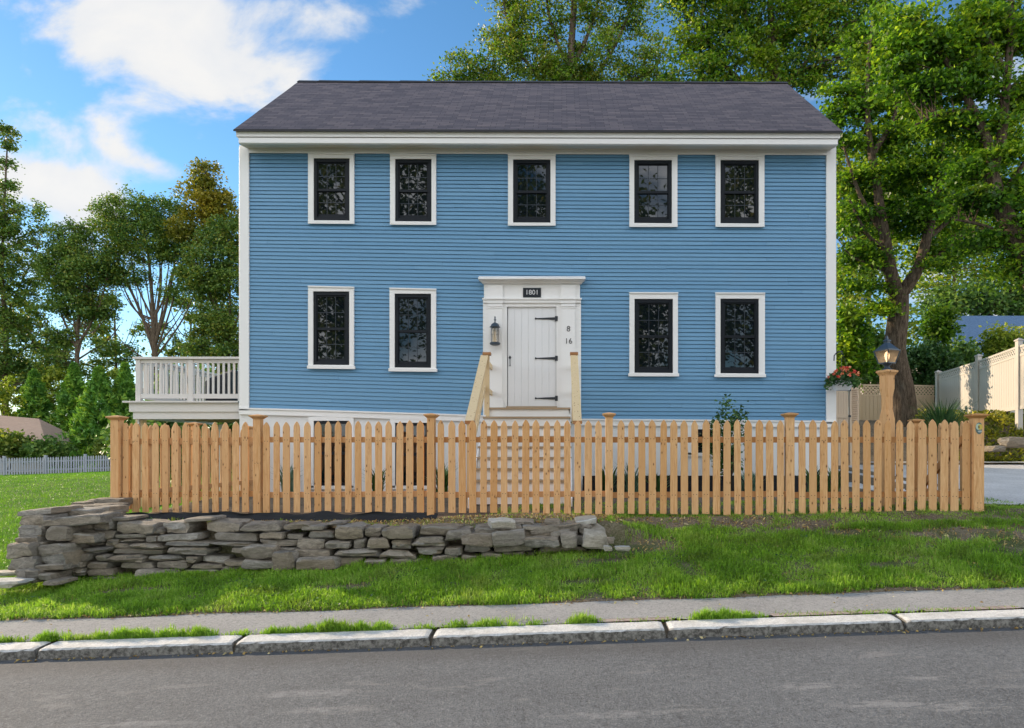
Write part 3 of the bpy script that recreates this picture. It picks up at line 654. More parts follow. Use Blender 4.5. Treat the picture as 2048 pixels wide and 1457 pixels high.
for y in (637.5, 717, 797):
    h = MB(); yf2 = FY - .028
    h.hexa([W(1073, y + .9, yf2), W(1110, y + 2.6, yf2), W(1110, y + 2.6, yf2) + Vector((0, .015, 0)), W(1073, y + .9, yf2) + Vector((0, .015, 0)), W(1073, y - .9, yf2), W(1110, y - 2.6, yf2), W(1110, y - 2.6, yf2) + Vector((0, .015, 0)), W(1073, y - .9, yf2) + Vector((0, .015, 0))])
    c = W(1071.5, y, yf2); h.tube([c, c + Vector((0, .016, 0))], .02, 10); h.pbox(1110, 1115.5, y - 5, y + 5, FY - .058, FY - .02)
    h.build('strap_hinge', M['iron'], door)
hd = MB(); hd.lathe(W(1020, 716, FY - .03), [(.0, .045), (.022, .02), (.026, .0), (.0, -.035)], 4); 
hd.tube([W(1020, 716, FY - .02), W(1020, 721, FY - .055), W(1020, 727, FY - .055), W(1020, 731, FY - .02)], .008, 6); hd.lathe(W(1020, 731.5, FY - .025), [(0, .02), (.014, 0), (0, -.02)], 6)
hd.build('door_handle', M['iron'], door)
MB().pbox(1012, 1114, 813, 816.5, FY - .11, FY + .05).build('threshold', M['tread'], house)

def text_mesh(name, s, height_px, px, py, d, m, parent=None, ex=.003):
    cu = bpy.data.curves.new('t', 'FONT'); cu.body = s; cu.extrude = ex; cu.align_x = 'CENTER'; cu.align_y = 'CENTER'; cu.size = height_px * d / F / .70
    to = bpy.data.objects.new('t', cu); COL.objects.link(to); dg = bpy.context.evaluated_depsgraph_get()
    me = bpy.data.meshes.new_from_object(to.evaluated_get(dg)); bpy.data.objects.remove(to); me.materials.clear(); me.materials.append(m)
    o = link(name, me, parent); o.location = W(px, py, d); o.rotation_euler = (R(90), 0, 0); return o
pl = thing('house_number_plaque', 'small black plaque reading 1801 in white above the door', 'sign')
p_ = MB(); p_.pbox(1046, 1082, 576, 595, FY - .068, FY - .049); p_.build('plate', M['plaque'], pl, bevel=.003)
text_mesh('lettering', '1801', 9.5, 1064, 585.5, FY - .0705, M['letterw'], pl)
nm = thing('door_numbers', 'black house number 8 above 16 on the right door pilaster', 'number')
for s_, y in (('8', 658.5), ('16', 683)): text_mesh('numeral', s_, 11, 1137, y, FY - .088, M['letterk'], nm)

# wall lantern left of the door
wl = thing('wall_lantern', 'small black carriage lantern mounted left of the white door', 'lantern')
ly = FY - .21; sc_ = ly / F
lx = WX(990, ly); z = lambda py: WZ(py, ly)
cp = MB(); cp.lathe((lx, ly, z(655)), [(.105, 0), (.105, .01), (.085, .02), (.078, .05), (.05, .078), (.02, .09), (.012, .1), (.012, .13), (.03, .145), (.012, .155), (.014, .2), (.004, .22)], 12); cp.build('lantern_cap', M['lantern'], wl, True)
ba = MB(); ba.lathe((lx, ly, z(691)), [(.07, 0), (.1, .015), (.105, .045), (.09, .055)], 12); ba.build('lantern_base', M['lantern'], wl)
cg = MB()
for k in range(4):
    a = math.pi / 4 + k * math.pi / 2; x = lx + .092 * math.cos(a) * 1.0; y = ly + .092 * math.sin(a)
    cg.tube([(x, y, z(689)), (x, y, z(654))], .008, 5)
    x2 = lx + .092 * math.cos(a + math.pi / 2); y2 = ly + .092 * math.sin(a + math.pi / 2)
    for py in (670, 657): cg.tube([(x, y, z(py)), (x2, y2, z(py))], .005, 4)
cg.tube([(lx, ly + .05, z(660)), (lx, FY - .05, z(660))], .015, 6); cg.box(lx - .05, lx + .05, FY - .1, FY - .085, z(680), z(645))
cg.build('cage', M['lantern'], wl)
MB().lathe((lx, ly, z(687)), [(.075, 0), (.075, .29)], 10).build('glass', M['lanternglass'], wl)
MB().lathe((lx, ly, z(686)), [(.03, 0), (.03, .13), (.016, .15), (.022, .18), (.012, .22), (0, .235)], 8).build('candle', M['candle'], wl)

# ------------------------------------------------------------------ front steps
st = thing('front_steps', 'white wooden front steps with pale pine handrails leading up to the door', 'steps')
LD, NR = 12.5, 9
lz = WZ(815.5, LD); gz = .70; rh = (lz - gz) / NR; td = .255
tx0, tx1 = WX(969, LD), WX(1141, LD)
ri = MB(); tr = MB()
tr.box(tx0, tx1, LD - .03, FY - .11, lz - .035, lz)
for k in range(NR):
    y = LD - k * td; z1 = lz - k * rh
    ri.box(tx0 + .03, tx1 - .03, y, y + .02, z1 - rh + .0, z1 - .036)
    if k: tr.box(tx0, tx1, y - .03, y + td + .0, z1 - .034, z1)
ri.box(tx0 + .03, tx0 + .06, LD + .03, FY - .12, gz, lz - .04); ri.box(tx1 - .06, tx1 - .03, LD + .03, FY - .12, gz, lz - .04)
for x in (tx0 + .005, tx1 - .025):
    ri.hexa([(x, LD + .1, lz - .40), (x + .02, LD + .1, lz - .40), (x + .02, LD - NR * td, gz - .05), (x, LD - NR * td, gz - .05), (x, LD + .1, lz - .05), (x + .02, LD + .1, lz - .05), (x + .02, LD - NR * td, gz + .1), (x, LD - NR * td, gz + .1)])
ri.build('risers', M['white'], st); tr.build('treads', M['tread'], st)
for i, (x, x2) in enumerate(((WX(974, LD), WX(940, 10.35)), (WX(1148, LD), WX(1155, 10.35)))):
    yb = 10.35
    zt_, zbt = WZ(709, LD), WZ(846, yb)
    pm = MB().box(x - .045, x + .045, LD - .05, LD + .04, lz - .3, zt_ - .02); nw = pm.build('newel_post', M['pine'], st)
    MB().box(x - .075, x + .075, LD - .08, LD + .07, zt_ - .02, zt_ + .03).build('newel_cap', M['browncap'], nw)
    pm = MB().box(x2 - .045, x2 + .045, yb - .05, yb + .04, gz - .1, zbt - .02); nw = pm.build('newel_post', M['pine'], st)
    MB().box(x2 - .07, x2 + .07, yb - .075, yb + .065, zbt - .02, zbt + .03).build('newel_cap', M['browncap'], nw)
    off = -.0 if i == 0 else .0
    xa, xb = (x - .04, x2 - .02) if i == 0 else (x + .0, x2 + .0)
    h = MB(); h.beam((xa, LD - .045, zt_ - .035), (xb, yb + .05, zbt + .0), .135, .04); h.beam((xa, LD - .045, zt_ - .12), (xb, yb + .05, zbt - .09), .04, .13)
    h.beam((xa, LD - .045, zt_ - .62), (xb, yb + .05, zbt - .60), .04, .1)
    for k in range(1, 9):
        t = k / 9; a = Vector((xa, LD, zt_ - .12)).lerp(Vector((xb, yb, zbt - .09)), t); h.box(a.x - .018, a.x + .018, a.y - .018, a.y + .018, a.z - .5, a.z)
    h.build('handrail', M['pine'], st)
    s2 = MB(); 
    s2.beam((x, LD + .04, zt_ - .15), (x, FY - .1, zt_ - .15), .04, .10); s2.beam((x, LD + .04, zt_ - .66), (x, FY - .1, zt_ - .66), .04, .09)
    s2.build('landing_rail', M['pine'], st)

# ------------------------------------------------------------------ side deck
dk = thing('side_deck', 'raised white wooden deck with baluster railing at the left end of the house', 'deck')
DY = FY + .02; dx0, dx1 = WX(258, DY), WX(478, DY); DB = 16.6
fl = MB(); nb = 24
for k in range(nb):
    y = DY - .06 + (DB - DY) * k / nb; fl.box(dx0 - .1 if k == 0 else dx0 - .06, dx1, y, y + (DB - DY) / nb - .008, WZ(806, DY), WZ(802.5, DY))
fl.build('deck_boards', M['deckwhite'], dk)
fa = MB(); fa.box(dx0 + .0, dx1, DY, DY + .04, WZ(824, DY), WZ(806.5, DY)); fa.box(dx0 + .06, dx1, DY + .03, DY + .07, WZ(838.5, DY), WZ(824, DY))
fa.box(dx0, dx0 + .04, DY + .04, DB, WZ(824, DY), WZ(806.5, DY)); fa.box(dx0 + .06, dx0 + .1, DY + .07, DB, WZ(838.5, DY), WZ(824, DY)); fa.build('fascia', M['deckwhite'], dk)
jo = MB()
for k in range(6): jo.box(dx0 + .1, dx1, DY + .3 + k * .5, DY + .34 + k * .5, WZ(834, DY), WZ(807, DY))
jo.build('joists', M['tread'], dk)
def deck_post(px0, px1, y=DY + .02):
    MB().box(WX(px0, DY), WX(px1, DY), y, y + .1, WZ(806, DY), WZ(719, DY)).build('railing_post', M['deckwhite'], dk, bevel=.004)
for a, b in ((269.5, 279), (375, 384.5), (474.5, 479)): deck_post(a, b)
tr_ = MB(); tr_.box(WX(266, DY), WX(479, DY), DY - .02, DY + .13, WZ(718.5, DY), WZ(714, DY))
tr_.box(WX(266, DY), WX(266, DY) + .15, DY + .13, DB, WZ(718.5, DY), WZ(714, DY))
for a, b in ((279, 375), (384.5, 474.5)):
    tr_.box(WX(a, DY), WX(b, DY), DY + .035, DY + .075, WZ(726, DY), WZ(719, DY)); tr_.box(WX(a, DY), WX(b, DY), DY + .03, DY + .08, WZ(797, DY), WZ(788, DY))
xsr = WX(271, DY)
tr_.box(xsr, xsr + .04, DY + .12, DB, WZ(726, DY), WZ(719, DY)); tr_.box(xsr, xsr + .04, DY + .12, DB, WZ(797, DY), WZ(788, DY))
tr_.box(xsr, WX(430, DY), DB - .1, DB, WZ(726, DY), WZ(714, DY)); tr_.box(xsr, WX(430, DY), DB - .1, DB - .05, WZ(797, DY), WZ(788, DY))
tr_.build('railing', M['deckwhite'], dk)
for px in [240 + x / 7.67 for x in (378, 455, 533, 608, 687, 765, 845, 925, 1000, 1172, 1252, 1330, 1408, 1490, 1570, 1650, 1730)]:
    MB().box(WX(px - 1.7, DY), WX(px + 1.7, DY), DY + .038, DY + .072, WZ(789, DY), WZ(725, DY)).build('baluster', M['deckwhite'], dk)
bb = MB().box(xsr, xsr + .034, DY + .25, DY + .284, WZ(789, DY), WZ(725, DY)).build('baluster', M['deckwhite'], dk)
for k in range(1, 23):
    c = bb.copy(); COL.objects.link(c); c.parent = dk; c.location = (.0, k * .132, 0)
for k in range(12):
    c = bb.copy(); COL.objects.link(c); c.parent = dk; c.location = (.1 + k * .132, DB - .075 - (DY + .25), 0)
po = MB(); po.box(WX(272, DY + .15), WX(285, DY + .15), DY + .15, DY + .29, .4, WZ(838.5, DY)); po.build('support_post', M['pine'], dk)
po = MB(); po.box(WX(269, DY), WX(272, DY), DY + .09, DY + .14, .4, WZ(838.5, DY)); po.box(WX(290, DY), WX(300, DY), DB - .3, DB - .2, .4, WZ(838.5, DY)); po.build('support_post', M['deckwhite'], dk)
gr = thing('covered_grill', 'bulky black covered grill standing on the side deck behind the railing', 'grill')
gm = MB(); gx0, gx1 = WX(420, 15.2), WX(470, 15.2); gz0 = WZ(802.5, DY)
gm.grid([[(gx0 + a, 15.0 + b, gz0 + z_) for a, b in ((0, 0), (gx1 - gx0, 0), (gx1 - gx0, .6), (0, .6))] for z_ in (0, .55)] + [[(gx0 + .03, 15.05, gz0 + .62), (gx1, 15.05, gz0 + .78), (gx1, 15.55, gz0 + .8), (gx0 + .03, 15.55, gz0 + .66)], [(gx0 + .1, 15.15, gz0 + .66), (gx1 - .05, 15.15, gz0 + .83), (gx1 - .05, 15.45, gz0 + .84), (gx0 + .1, 15.45, gz0 + .7)]], True)
gm.face([(gx0 + .1, 15.15, gz0 + .66), (gx1 - .05, 15.15, gz0 + .83), (gx1 - .05, 15.45, gz0 + .84), (gx0 + .1, 15.45, gz0 + .7)])
gm.build('cover', M['fabric'], gr)

# ------------------------------------------------------------------ picket fences
def fd(px): return 9.25 - .73 * (px - 234) / 1718
PH = 1.23
def picket_mesh(kind, seed):
    r = random.Random(seed); w_ = .0445 + r.uniform(-.003, .003); h = PH + r.uniform(-.006, .006); e = r.uniform(-.004, .004)
    if kind == 'plain': pr = [(-w_, 0), (w_, 0), (w_, h - .075), (w_ * .86, h - .052), (w_ * .5, h - .022), (.004 + e, h), (-.004 + e, h), (-w_ * .5, h - .022), (-w_ * .86, h - .052), (-w_, h - .075)]
    else: pr = [(-w_, 0), (w_, 0), (w_, h - .125), (w_ * .86, h - .105), (w_ * .98, h - .07), (w_ * .7, h - .035), (.005, h), (-.005, h), (-w_ * .7, h - .035), (-w_ * .98, h - .07), (-w_ * .86, h - .105), (-w_, h - .125)]
    mb = MB(); bow = r.uniform(-.004, .004)
    f_ = [(x, -.01, z_) for x, z_ in pr]; b_ = [(x, .01, z_) for x, z_ in pr]
    mb.face(f_); mb.face(b_[::-1]); n = len(pr)
    for k in range(n): mb.face([f_[k], b_[k], b_[(k + 1) % n], f_[(k + 1) % n]])
    m = mb.mesh('picket', M['cedar'])
    bm = bmesh.new(); bm.from_mesh(m); bmesh.ops.remove_doubles(bm, verts=bm.verts, dist=1e-5); bmesh.ops.recalc_face_normals(bm, faces=bm.faces)
    bmesh.ops.bevel(bm, geom=[e_ for e_ in bm.edges if e_.calc_face_angle(0) > .9], offset=.003, segments=1, affect='EDGES'); bm.to_mesh(m); bm.free(); return m
PK = [picket_mesh('plain', k) for k in range(6)]; PKG = [picket_mesh('gothic', 40 + k) for k in range(3)]
fence = thing('picket_fence', 'new cedar picket fence running along the front of the house', 'fence')
fa_ = math.atan2(fd(1952) - fd(234), WX(1952, fd(1952)) - WX(234, fd(234)))
PX = [251.5, 271.5, 291.4, 311.5, 331.3, 351.5, 371.3, 391, 411, 431, 451, 471.4, 491, 533, 553, 573, 594, 615, 635.7, 656, 676, 696.5, 716.8, 737, 757.3, 778, 799, 819.6, 841,
      882.5, 904, 925, 945.5, 967, 987.5, 1008.5, 1030, 1051, 1072, 1093, 1114, 1135, 1155.3, 1176.5, 1197.5, 1241, 1262.5, 1284, 1305, 1326.5, 1347.6, 1369, 1390.2, 1411.5, 1433, 1454, 1475.6, 1497, 1518.6, 1540, 1561,
      1604.4, 1626, 1647.5, 1668.7, 1690, 1711.7, 1734, 1755, 1776.3, 1799, 1820.3, 1843, 1865.3, 1888, 1908.6, 1932]
def fbot(px): return float(np.interp(px, [234, 900, 1400, 1560, 1600, 1952], [1026.5, 1026.5, 1025.5, 1024, 1015, 1016]))
def ftop(px): return float(np.interp(px, [234, 500, 860, 1400, 1952], [847, 845, 842, 841, 841]))
for i, px in enumerate(PX):
    d = fd(px); o = link('picket', rnd.choice(PKG if px > 1790 else PK), fence)
    o.location = (WX(px, d), d, WZ(ftop(px) + rnd.uniform(-1, 1), d) - PH); o.rotation_euler = (rnd.uniform(-.004, .004), rnd.uniform(-.007, .007), fa_ + rnd.uniform(-.03, .03))
    if px > 1776: o.scale = (1.0 + (px - 1776) / 1500, 1, 1)
def fence_post(parent, x, y, z0, z1, s_=.052, name='post', yaw=None, cap=True):
    mb = MB().box(-s_, s_, -s_, s_, 0, z1 - z0); o = mb.build(name, M['cedar'], parent, bevel=.004); o.location = (x, y, z0); o.rotation_euler = (0, 0, fa_ if yaw is None else yaw)
    if cap:
        c = MB().lathe((0, 0, z1 - z0), [(s_ + .004, -.04), (s_ + .012, -.03), (s_ + .03, -.012), (s_ + .04, -.008), (s_ + .04, .008), (s_ * .5, .022), (0.001, .026)], sq=True).build('post_cap', M['cedar_cap'], o); c.location = (0, 0, 0)
    return o
POST = [(234.5, 835, 1040, .058), (514.5, 832.5, 1047, .05), (862, 830.5, 1031, .049), (1218.5, 829, 1029, .049), (1580.5, 829, 1021, .052), (1953, 831, 1020, .062)]
for px, a, b, s_ in POST:
    d = fd(px) + .0; fence_post(fence, WX(px, d), d + (.03 if 300 < px < 1900 else 0), WZ(b, d) - .15, WZ(a, d), s_)
for (p0, p1) in zip(POST[:-1], POST[1:]):
    for py0, py1 in ((880, 880), (990.5, 988)):
        a = W(p0[0] + 6, py0 + (4 if py0 < 900 and p0[0] < 300 else 0), fd(p0[0]) + .032); b = W(p1[0] - 6, py1, fd(p1[0]) + .032)
        o = MB().beam(a, b, .04, .075).build('rail', M['cedar_rail'], fence)
# the two returns
def side_fence(name, label, A, B, n, ztop, skip=lambda k: False, posts=()):
    root = thing(name, label, 'fence'); A = Vector(A); B = Vector(B); yaw = math.atan2(B.y - A.y, B.x - A.x)
    for k in range(n):
        p = A.lerp(B, (k + .5) / n); o = link('picket', rnd.choice(PK), root); o.location = (p.x, p.y, ztop - PH + rnd.uniform(-.01, .01)); o.rotation_euler = (0, 0, yaw)
    off = Vector((-math.sin(yaw), math.cos(yaw), 0)) * -.03
    for z_ in (ztop - .26, ztop - 1.0): MB().beam((A.x + off.x, A.y + off.y, z_), (B.x + off.x, B.y + off.y, z_), .04, .075).build('rail', M['cedar_rail'], root)
    for t in posts:
        p = A.lerp(B, t); fence_post(root, p.x - off.x, p.y, ztop - PH - .2, ztop + .06, .048, yaw=yaw)
    return root
side_fence('side_picket_fence', 'picket fence return running back along the left end of the yard', (WX(238, 9.35), 9.4, 0), (WX(520, FY) - .02, FY - .35, 0), 26, WZ(846, 9.35), posts=(.5, 1.0))
gt = side_fence('garden_gate', 'cedar picket gate with diagonal brace beside the lamp post and end post', (WX(1948, 8.66), 8.72, 0), (WX(1836, 10.15), 10.15, 0), 10, WZ(841, 8.7), posts=(1.0,))
gt['category'] = 'gate'
MB().beam((WX(1946, 8.75) - .05, 8.8, WZ(870, 8.75)), (WX(1840, 10.1) - .05, 10.1, WZ(985, 10.1)), .04, .09).build('diagonal_brace', M['cedar_rail'], gt)
# badge on the end post
bd = thing('painted_badge', 'small round topped green and yellow painted badge on the right end post', 'badge')
bx, bz, by = WX(1959, 8.45), WZ(857, 8.45), fd(1953) - .064
def disc(mb, c, rx, rz, y, n=16, th=.004):
    mb.face([(c[0] + rx * math.cos(2 * math.pi * k / n), y, c[1] + rz * math.sin(2 * math.pi * k / n)) for k in range(n)]); return mb
b0 = MB(); n = 16; rg = [(bx + .045 * math.cos(2 * math.pi * k / n), bz + (.075 * math.sin(2 * math.pi * k / n))) for k in range(n)]
b0.grid([[(x, by, z_) for x, z_ in rg], [(x, by + .012, z_) for x, z_ in rg]], True); b0.face([(x, by, z_) for x, z_ in rg]); b0.face([(x, by + .012, z_) for x, z_ in rg][::-1])
b0.build('badge_plate', mat('badge green', (.09, .15, .14), .5), bd)
disc(MB(), (bx - .012, bz + .02), .03, .04, by - .0015).build('pale_spot', mat('badge pale', (.42, .55, .45), .5), bd)
disc(MB(), (bx + .012, bz + .016), .03, .036, by - .003).build('yellow_spot', mat('badge yellow', (.55, .42, .07), .5), bd)
disc(MB(), (bx - .006, bz + .016), .008, .016, by - .0045).build('dark_spot', M['iron'], bd)
disc(MB(), (bx + .006, bz - .04), .028, .012, by - .0045).build('grey_stripe', mat('badge grey', (.35, .4, .4), .5), bd)

# ------------------------------------------------------------------ lamp post
lp = thing('lamp_post', 'cedar lamp post carrying a lit black lantern beside the right part of the fence', 'lamp post')
ld = 9.35; cx_, zz = WX(1774, ld), (lambda py: WZ(py, ld))
def chamfer_post(x, y, stations):
    rows = []
    for h, z_, c in stations: rows.append([(x + a, y + b, z_) for a, b in ((-h + c, -h), (h - c, -h), (h, -h + c), (h, h - c), (h - c, h), (-h + c, h), (-h, h - c), (-h, -h + c))])
    mb = MB().grid(rows, True); mb.face(rows[-1]); return mb
yw = R(24)
pst = chamfer_post(0, 0, [(.080, .45 - zz(746), .004), (.080, zz(840) - zz(746), .004), (.076, zz(828) - zz(746), .02), (.072, zz(820) - zz(746), .032), (.070, zz(795) - zz(746), .032), (.076, zz(778) - zz(746), .004), (.077, 0, .004)]).build('post', M['cedar'], lp)
pst.scale = (.9, .9, 1); pst.location = (cx_, ld, zz(746)); pst.rotation_euler = (0, 0, yw)
c = MB().lathe((0, 0, 0), [(.08, -.04), (.088, -.025), (.105, -.002), (.112, .003), (.112, .028), (.06, .042), (.001, .045)], sq=True).build('post_cap', M['cedar'], pst)
hz = zz(742)
def lpart(mb, name, m, smooth=False, parent=lp):
    o = mb.build(name, m, parent, smooth); o.location = (cx_, ld, hz); o.rotation_euler = (0, 0, yw); return o
H = lambda py: zz(py) - hz
lpart(MB().lathe((0, 0, 0), [(.075, 0), (.075, .012), (.045, .03), (.03, .05), (.035, .07), (.055, H(730)), (.065, H(727.5))], 14), 'lantern_base', M['lantern'], True)
lpart(MB().lathe((0, 0, 0), [(.145, H(702)), (.15, H(701)), (.15, H(699.5)), (.11, H(695)), (.07, H(690)), (.04, H(686.5)), (.04, H(684)), (.055, H(683)), (.05, H(681)), (.02, H(679)), (.018, H(676)), (.006, H(672))], 4), 'lantern_roof', M['lantern']).rotation_euler = (0, 0, yw + R(45))
fr_ = MB(); gl = MB(); r0, r1 = .075, .118
cs_ = [((-1, -1)), (1, -1), (1, 1), (-1, 1)]
for k in range(4):
    a, b = cs_[k], cs_[(k + 1) % 4]; k2 = .74
    p0, p1 = Vector((a[0] * r0, a[1] * r0, H(727))), Vector((a[0] * r1, a[1] * r1, H(702))); q0, q1 = Vector((b[0] * r0, b[1] * r0, H(727))), Vector((b[0] * r1, b[1] * r1, H(702)))
    fr_.tube([p0, p1], .0085, 5); fr_.tube([p0, q0], .01, 4); fr_.tube([p1, q1], .01, 4); s9 = .97
    gl.face([Vector((p.x * s9, p.y * s9, p.z)) for p in (p0, q0, q1, p1)])
lpart(fr_, 'lantern_frame', M['lantern']); lpart(gl, 'lantern_glass', M['lampglass'])
lpart(MB().lathe((0, 0, 0), [(.012, H(727)), (.014, H(722)), (.028, H(717)), (.034, H(711)), (.024, H(706)), (.004, H(703.5))], 10), 'bulb', M['bulb'], True)

# ------------------------------------------------------------------ hanging flower basket on the right corner
hb = thing('hanging_flower_basket', 'white hanging basket of red and pink flowers on the right house corner', 'flower basket')
hd_ = 13.0; hx, hzz = WX(1684, hd_), WZ(772, hd_)
MB().lathe((hx, hd_, hzz), [(.14, -.09), (.19, .0), (.215, .09), (.205, .09)], 14).build('pot', M['pot'], hb, True)
n = 700; th = rng.uniform(0, 2 * np.pi, n); rr = np.sqrt(rng.uniform(0, 1, n)) * .32
cz_ = hzz + .06 + (.25 * np.sqrt(np.clip(1 - (rr / .33) ** 2, 0, 1))) * rng.uniform(.15, 1, n) - .22 * (rr / .36) ** 3 * rng.uniform(.2, 1, n)
leaves('foliage', np.stack([hx + rr * np.cos(th), hd_ + rr * np.sin(th), cz_], 1), rng.uniform(.05, .1, n), M['leaf_gard'], hb, .3)
bl = MB(); nb = 0
pts = []
for k in range(36):
    t = rnd.uniform(0, 6.28); q = math.sqrt(rnd.random()) * .32; z_ = hzz + .07 + .25 * math.sqrt(max(0, 1 - (q / .33) ** 2)) * rnd.uniform(.5, 1.05) - .2 * (q / .36) ** 3 * rnd.random()
    c = Vector((hx + q * math.cos(t), hd_ + q * math.sin(t) * 1.05 - .06, z_ + .03)); pts.append(c)
cen = np.array([c + Vector((rnd.gauss(0, .012), rnd.gauss(0, .012), rnd.gauss(0, .012))) for c in pts for _ in range(7)])
o = leaves('blossoms', cen, rng.uniform(.036, .062, len(cen)), M['bloom'], hb, .2, .9)
hk = thing('basket_hook', 'thin black iron hook on the right corner board above the basket', 'hook')
MB().tube([W(1668, 722, hd_ + .2), W(1668.5, 712, hd_ + .2), W(1671, 708, hd_ + .2), W(1677, 704.5, hd_ + .18), W(1684, 703, hd_)], .011, 6).build('hook_rod', M['iron'], hk)
ch = MB()
for a in (0, 2.1, 4.2): ch.tube([W(1684, 703, hd_), (hx + .2 * math.cos(a), hd_ + .2 * math.sin(a), hzz + .09)], .004, 4)
ch.build('hanger_wires', M['iron'], hb)

# ------------------------------------------------------------------ stone wall
def stone_mesh(name, sx_, sy, sz, seed, m=None, sub=4, amp=.16, boxy=.5, skew=1.0):
    """an irregular split stone, centred at 0, half sizes sx,sy,sz"""
    bm = bmesh.new(); bmesh.ops.create_cube(bm, size=2); bmesh.ops.subdivide_edges(bm, edges=bm.edges, cuts=sub, use_grid_fill=True)
    r = random.Random(seed); ofs = Vector((r.uniform(0, 99), r.uniform(0, 99), r.uniform(0, 99)))
    tap = r.uniform(-.22, .22) * skew; shear = r.uniform(-.25, .25) * skew; tz = r.uniform(-.18, .18) * skew
    for v_ in bm.verts:
        p = v_.co.copy(); s_ = p.normalized(); q = p.lerp(s_ * 1.18, boxy)
        q.x *= 1 + tap * q.z; q.x += shear * q.z * sz / sx_; q.z *= 1 + tz * q.x
        nn = mnoise.noise_vector(q * 1.1 + ofs) * amp * 1.4 + mnoise.noise_vector(q * 3.1 + ofs) * amp * .55
        q += nn; v_.co = Vector((q.x * sx_, q.y * sy, q.z * sz))
    me = bpy.data.meshes.new(name); bm.to_mesh(me); bm.free(); me.materials.append(m or M['stone'])
    me.polygons.foreach_set('use_smooth', [True] * len(me.polygons))
    try: me.set_sharp_from_angle(angle=R(22))
    except Exception: pass
    return me
def rock_hexa(c8, m, sd, n=7, amp=.012):
    """a block between eight corners (front bottom l,r, back bottom r,l, front top l,r, back top r,l), roughened"""
    c8 = [Vector(p) for p in c8]; mid = sum(c8, Vector()) / 8; mb = MB(); V_ = {}
    def P(u, v, w):
        lo = c8[0].lerp(c8[1], u).lerp(c8[3].lerp(c8[2], u), v); hi = c8[4].lerp(c8[5], u).lerp(c8[7].lerp(c8[6], u), v); p = lo.lerp(hi, w)
        e = sum(1 for q in (u, v, w) if q in (0, 1)); p = p.lerp(mid, .0 if e < 2 else (.045 if e == 2 else .12))
        return p - mid + mnoise.noise_vector(p * 7 + Vector((sd, 0, 0))) * amp * 2 + mnoise.noise_vector(p * 22) * amp
    k = [j / n for j in range(n + 1)]
    for f in (lambda a, b: P(a, 0, b), lambda a, b: P(a, 1, b), lambda a, b: P(0, a, b), lambda a, b: P(1, a, b), lambda a, b: P(a, b, 0), lambda a, b: P(a, b, 1)): mb.grid([[f(a, b) for a in k] for b in k])
    me = mb.mesh('stone', m); bm = bmesh.new(); bm.from_mesh(me); bmesh.ops.remove_doubles(bm, verts=bm.verts, dist=1e-5); bmesh.ops.recalc_face_normals(bm, faces=bm.faces); bm.to_mesh(me); bm.free()
    me.polygons.foreach_set('use_smooth', [True] * len(me.polygons))
    try: me.set_sharp_from_angle(angle=R(26))
    except Exception: pass
    return me
def crisp_stone(a, b, c, sd, m):
    q = random.Random(sd); j = lambda k: q.uniform(-k, k); tp = q.uniform(-.3, .15); sh = j(.18) * c
    P = [(-a + j(.2) * a * .5, -b + j(.12) * b, -c + j(.16) * c), (a + j(.2) * a * .5, -b + j(.12) * b, -c + j(.16) * c), (a, b, -c), (-a, b, -c), (-a * (1 + tp * q.random()) + sh, -b + j(.18) * b, c + j(.2) * c), (a * (1 + tp * q.random()) + sh, -b + j(.18) * b, c + j(.2) * c), (a, b, c), (-a, b, c)]
    return rock_hexa(P, m, sd, 6, min(.011, c * .16))
wall = thing('dry_stone_wall', 'low dry stacked grey fieldstone retaining wall below the picket fence', 'stone wall')
stones = []
def wall_y(x): return 7.72 + .10 * math.sin(x * 1.1) * .5 + .012 * x
def wtop(x): return WZ(float(np.interp(CX + x * F / 7.75, [140, 300, 420, 600, 800, 1000, 1140, 1250], [1040, 1045, 1042, 1050, 1053, 1052, 1048, 1050])), 7.75)
def wbase(x): return zt1(x, 7.7) - .05
x_l, x_r = WX(150, 7.7), WX(1165, 7.75)
# courses: heights vary along the wall; stones are laid left to right and each course sits on the one below
cols = np.linspace(x_l - .05, x_r + .05, 160); hgt = np.array([wbase(x) for x in cols])
seed = 100
def put(x, y, z_, sx_, sy, sz, rz=0, ry=0, m=None, key=1.0, boxy=.5, amp=.16):
    global seed; seed += 1
    stones.append((sx_ * sz * key, x, y, z_, sx_, sy, sz, rz, ry, m, seed, boxy, amp))
course = 0
while course < 11:
    x = x_l + rnd.uniform(-.12, .0); any_ = False
    while x < x_r:
        big = rnd.random(); wd = rnd.choice([.16, .22, .28, .34, .42, .5]) * rnd.uniform(.85, 1.15)
        lo_ = float(np.interp(x + wd / 2, cols, hgt)); tp = wtop(x + wd / 2); room = tp - lo_
        if room < .03: x += wd * .7; continue
        if room < .11: h = room
        else:
            h = rnd.uniform(.045, .11) * (1.25 if course == 0 else 1); 
            if CX + x * F / 7.7 > 560: h *= 1.35
            if room - h < .05: h = room
        if h < .06: wd *= 1.2
        k = (cols > x) & (cols < x + wd); 
        if not k.any(): x += wd; continue
        sup = float(np.percentile(hgt[k], 70)); h = max(.04, min(h, tp - sup + .015))
        put(x + wd / 2, wall_y(x) + rnd.uniform(-.05, .04) + .1 + .02 * course, sup + h / 2, wd / 2 * .94, .2, h / 2 * .93, rnd.uniform(-.06, .06), rnd.uniform(-.05, .05), boxy=rnd.uniform(.28, .55))
        hgt[k] = sup + h * .985; any_ = True; x += wd + .006
    course += 1
    if not any_: break
